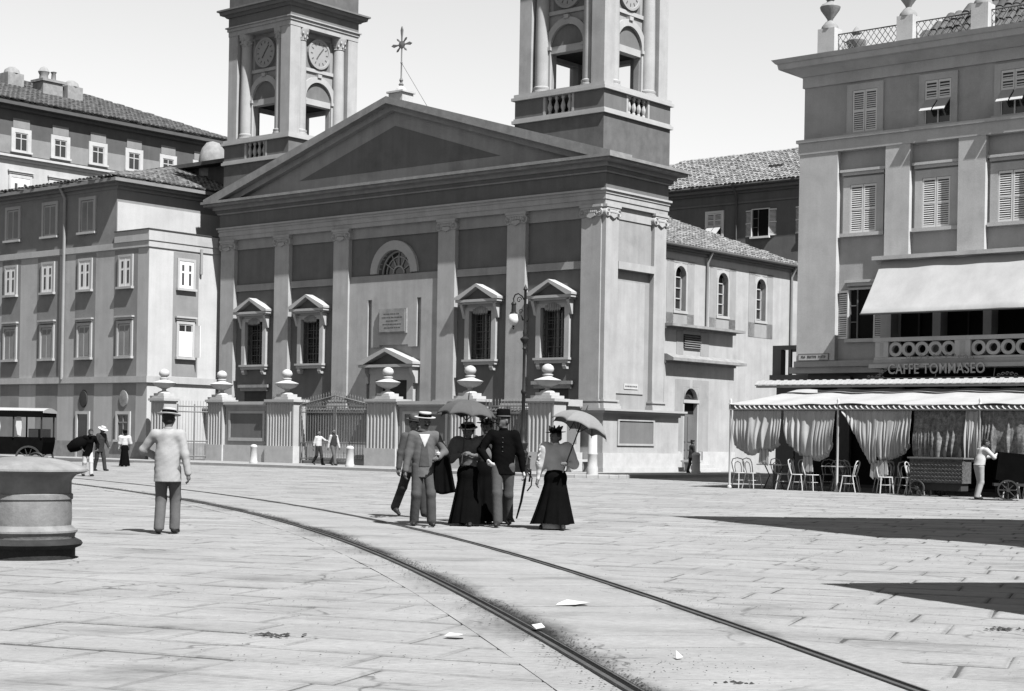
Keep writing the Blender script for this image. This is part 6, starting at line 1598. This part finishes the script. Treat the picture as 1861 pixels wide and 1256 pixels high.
of = person('officer in black tunic and shako with white gloves beside the parasol lady', (-.13, 24.79, 0), rad(-4), 1.70, 'black_cloth', 'grey_cloth', (.33, .02, .84), (-.22, -.22, 1.02), fl=(.08, .22, .10), fr=(-.05, -.20, .08), head=(rad(-48), rad(0)), hat='shako', hem=.80, gloves=True, beard='moustache', seed=6, h=.010, collar='black_cloth', buttons=True, poleR=(-1, .4, -.4))
l2 = person('lady in pale blouse and long black skirt holding the grey parasol', (.65, 24.28, 0), rad(-8), 1.46, 'white_cloth', 'black_cloth', (.22, -.20, 1.16), (-.31, -.06, .86), fl=(.16, -.16, .06), fr=(-.22, .06, .06), head=(rad(-42), rad(3)), hat='feather', skirt=dict(waist=.13, hem=.37, off=(-.05, .02), z=.10, petticoat=True), puff=.06, seed=7, collar='white_cloth', poleL=(.6, .5, -1))
parasol('dark parasol held upright over the lady in the straw boater', hand(l1, '_wr')+Vector((0, -.02, .04)), (.09, .02, 1), .78, .46, 'parasol_dark', depth=.26)
parasol('grey parasol tilted over the shoulder of the lady in the pale blouse', hand(l2, '_wl')+Vector((0, -.02, .04)), (.36, .10, 1), .76, .45, 'parasol_grey', depth=.25)
# lace ruffles on the blouse shoulder
b = MB(); rr = random.Random(9)
for k in range(26): t = rr.random(); st = b.mark(); b.lathe([(0, 0), (.022, .01), (.018, .03), (0, .04)], (0, 0), 6); b.xf(Matrix.Translation((-.20-.05*t+rr.uniform(-.02, .02), -.06+rr.uniform(-.02, .02), 1.20-.26*t)), st)
r_ = b.build('lace_ruffle', 'white_cloth', l2, smooth=True, kind='stuff')
# coat over the arm of the man in the vest
b = MB(); vv = []; nu, nv = 20, 14
p0 = hand(m2, '_wl')
for i in range(nu+1):
    for j in range(nv+1):
        s = i/nu; t = j/nv; w_ = .10+.06*t
        vv.append((-w_+2*w_*s+.05*t, .09*math.sin(s*math.pi)*0-.05*math.cos(s*2*math.pi)*(1-.5*t)+.015*math.sin(s*19)*t, .05-.58*t*(1-.12*abs(s-.4))))
f = [(i*(nv+1)+j, i*(nv+1)+j+1, (i+1)*(nv+1)+j+1, (i+1)*(nv+1)+j) for i in range(nu) for j in range(nv)]
o = b.add(vv, f).build('draped_coat', 'black_cloth', None, smooth=True); o.location = p0+Vector((.06, .06, -.02)); o.modifiers.new('thick', 'SOLIDIFY').thickness = .03
tag(o, 'black coat hanging over the arm of the man in the vest', 'coat')
b = MB(); b.lathe([(0, -.03), (.03, -.02), (.035, .01), (0, .03)], (0, 0), 8); o = b.build('white_packet', 'paper', None, smooth=True); o.location = p0+Vector((.0, -.07, .06)); tag(o, 'small white packet in the hand of the man in the vest', 'packet')
# sword of the officer
sw = thing('sword', 'black sheathed sword hanging at the side of the officer', 'sword', (.22, 24.75, .98), rad(-4))
b = MB(); b.tube([(0, 0, -.06), (-.02, .02, -.30), (-.07, .05, -.60), (-.14, .09, -.86)], [.022, .020, .018, .012], 8); b.build('scabbard', 'iron', sw, smooth=True)
b = MB(); b.tube([(0, 0, -.05), (.02, -.01, .08)], .016, 7); b.tube([(.0, -.01, -.05), (.05, -.03, -.02), (.06, -.03, .04), (.02, -.01, .09)], .009, 6); b.build('hilt', 'iron_grey', sw, smooth=True)
b = MB(); b.tube([(.02, .02, -.16), (.09, .0, -.24), (.08, -.01, -.36), (.02, .0, -.44)], .010, 6); b.tube([(.02, .0, -.1), (.07, -.02, -.16), (.05, 0, -.3)], .014, 6); b.build('sword_knot', 'leather', sw, smooth=True)
# ---- small figures
rz_e1 = ANG+rad(90)         # walking along the church front towards the right
p = gw(-11.55, -4.3, .115); person('boy in white shirt and dark trousers walking left of his companion', p, rz_e1, 1.42, 'white_cloth', 'dark_cloth', (.30, -.34, 1.25), (-.27, .12, .82), fl=(.09, -.20, .08), fr=(-.09, .30, .15), head=(0, 0), hat='none', hem=.98, seed=8, h=.016)
p = gw(-10.65, -4.3, .115); person('boy in waistcoat with white sleeves walking before the church gate', p, rz_e1, 1.50, 'dark_cloth', 'mid_cloth', (.28, -.12, .84), (-.27, .12, .82), fl=(.09, .28, .13), fr=(-.09, -.22, .08), head=(rad(-10), 0), hat='none', hem=.95, sleeves='white_cloth', seed=9, h=.016)
p = gw(2.1, 3.2, .115); person('dark-suited figure standing by the side door of the church', p, ANG+rad(150), 1.30, 'dark_cloth', 'dark_cloth', (.30, -.1, .85), (-.28, -.1, .84), fl=(.09, .16, .08), fr=(-.09, -.12, .08), hat='cap', lean=rad(6), seed=10, h=.016)
person('man in white shirt sleeves and pale trousers leaning on the handcart', (11.85, 41.85, 0), rad(105), 1.56, 'white_cloth', 'pale_cloth', (.18, -.50, 1.22), (-.12, -.50, 1.28), fl=(.07, .02, .08), fr=(-.09, .10, .08), head=(rad(-20), rad(15)), hat='none', hem=.97, lean=rad(16), seed=11, h=.012)
pb = person('dark-coated person in light trousers stooping with a black bundle left of the boater man', (-12.72, 49.5, 0), rad(35), 1.46, 'black_cloth', 'white_cloth', (.26, -.30, .98), (-.30, -.22, .98), fl=(.09, -.16, .08), fr=(-.10, .14, .08), head=(0, rad(20)), hat='none', hem=.72, lean=rad(22), seed=12, h=.014)
b = MB(); b.lathe([(.0, -.34), (.12, -.30), (.19, -.12), (.20, .08), (.15, .24), (.04, .32), (0, .33)], (0, 0), 14); b.xf(Matrix.Rotation(rad(62), 4, 'Y')); o = b.build('bundle', 'black_cloth', None, smooth=True); o.location = (-12.98, 49.35, .95); tag(o, 'long black bundle under the arm of the stooping person', 'bundle')
person('dark figure in a white hat behind the stooping bundle carrier', (-14.1, 56.5, 0), rad(60), 1.52, 'dark_cloth', 'dark_cloth', (.26, -.22, .95), (-.28, -.05, .84), fl=(.09, -.2, .08), fr=(-.09, .2, .08), head=(0, rad(14)), hat='straw_wide', hem=.74, lean=rad(10), seed=13, h=.014)
person('woman in white blouse, dark skirt and broad dark hat before the corner house', (-15.2, 64.8, 0), rad(-150), 1.40, 'white_cloth', 'black_cloth', (.28, -.05, .86), (-.26, -.1, .90), fl=(.06, -.1, .06), fr=(-.06, .1, .06), hat='feather', skirt=dict(waist=.13, hem=.26), puff=.06, seed=14, h=.016)
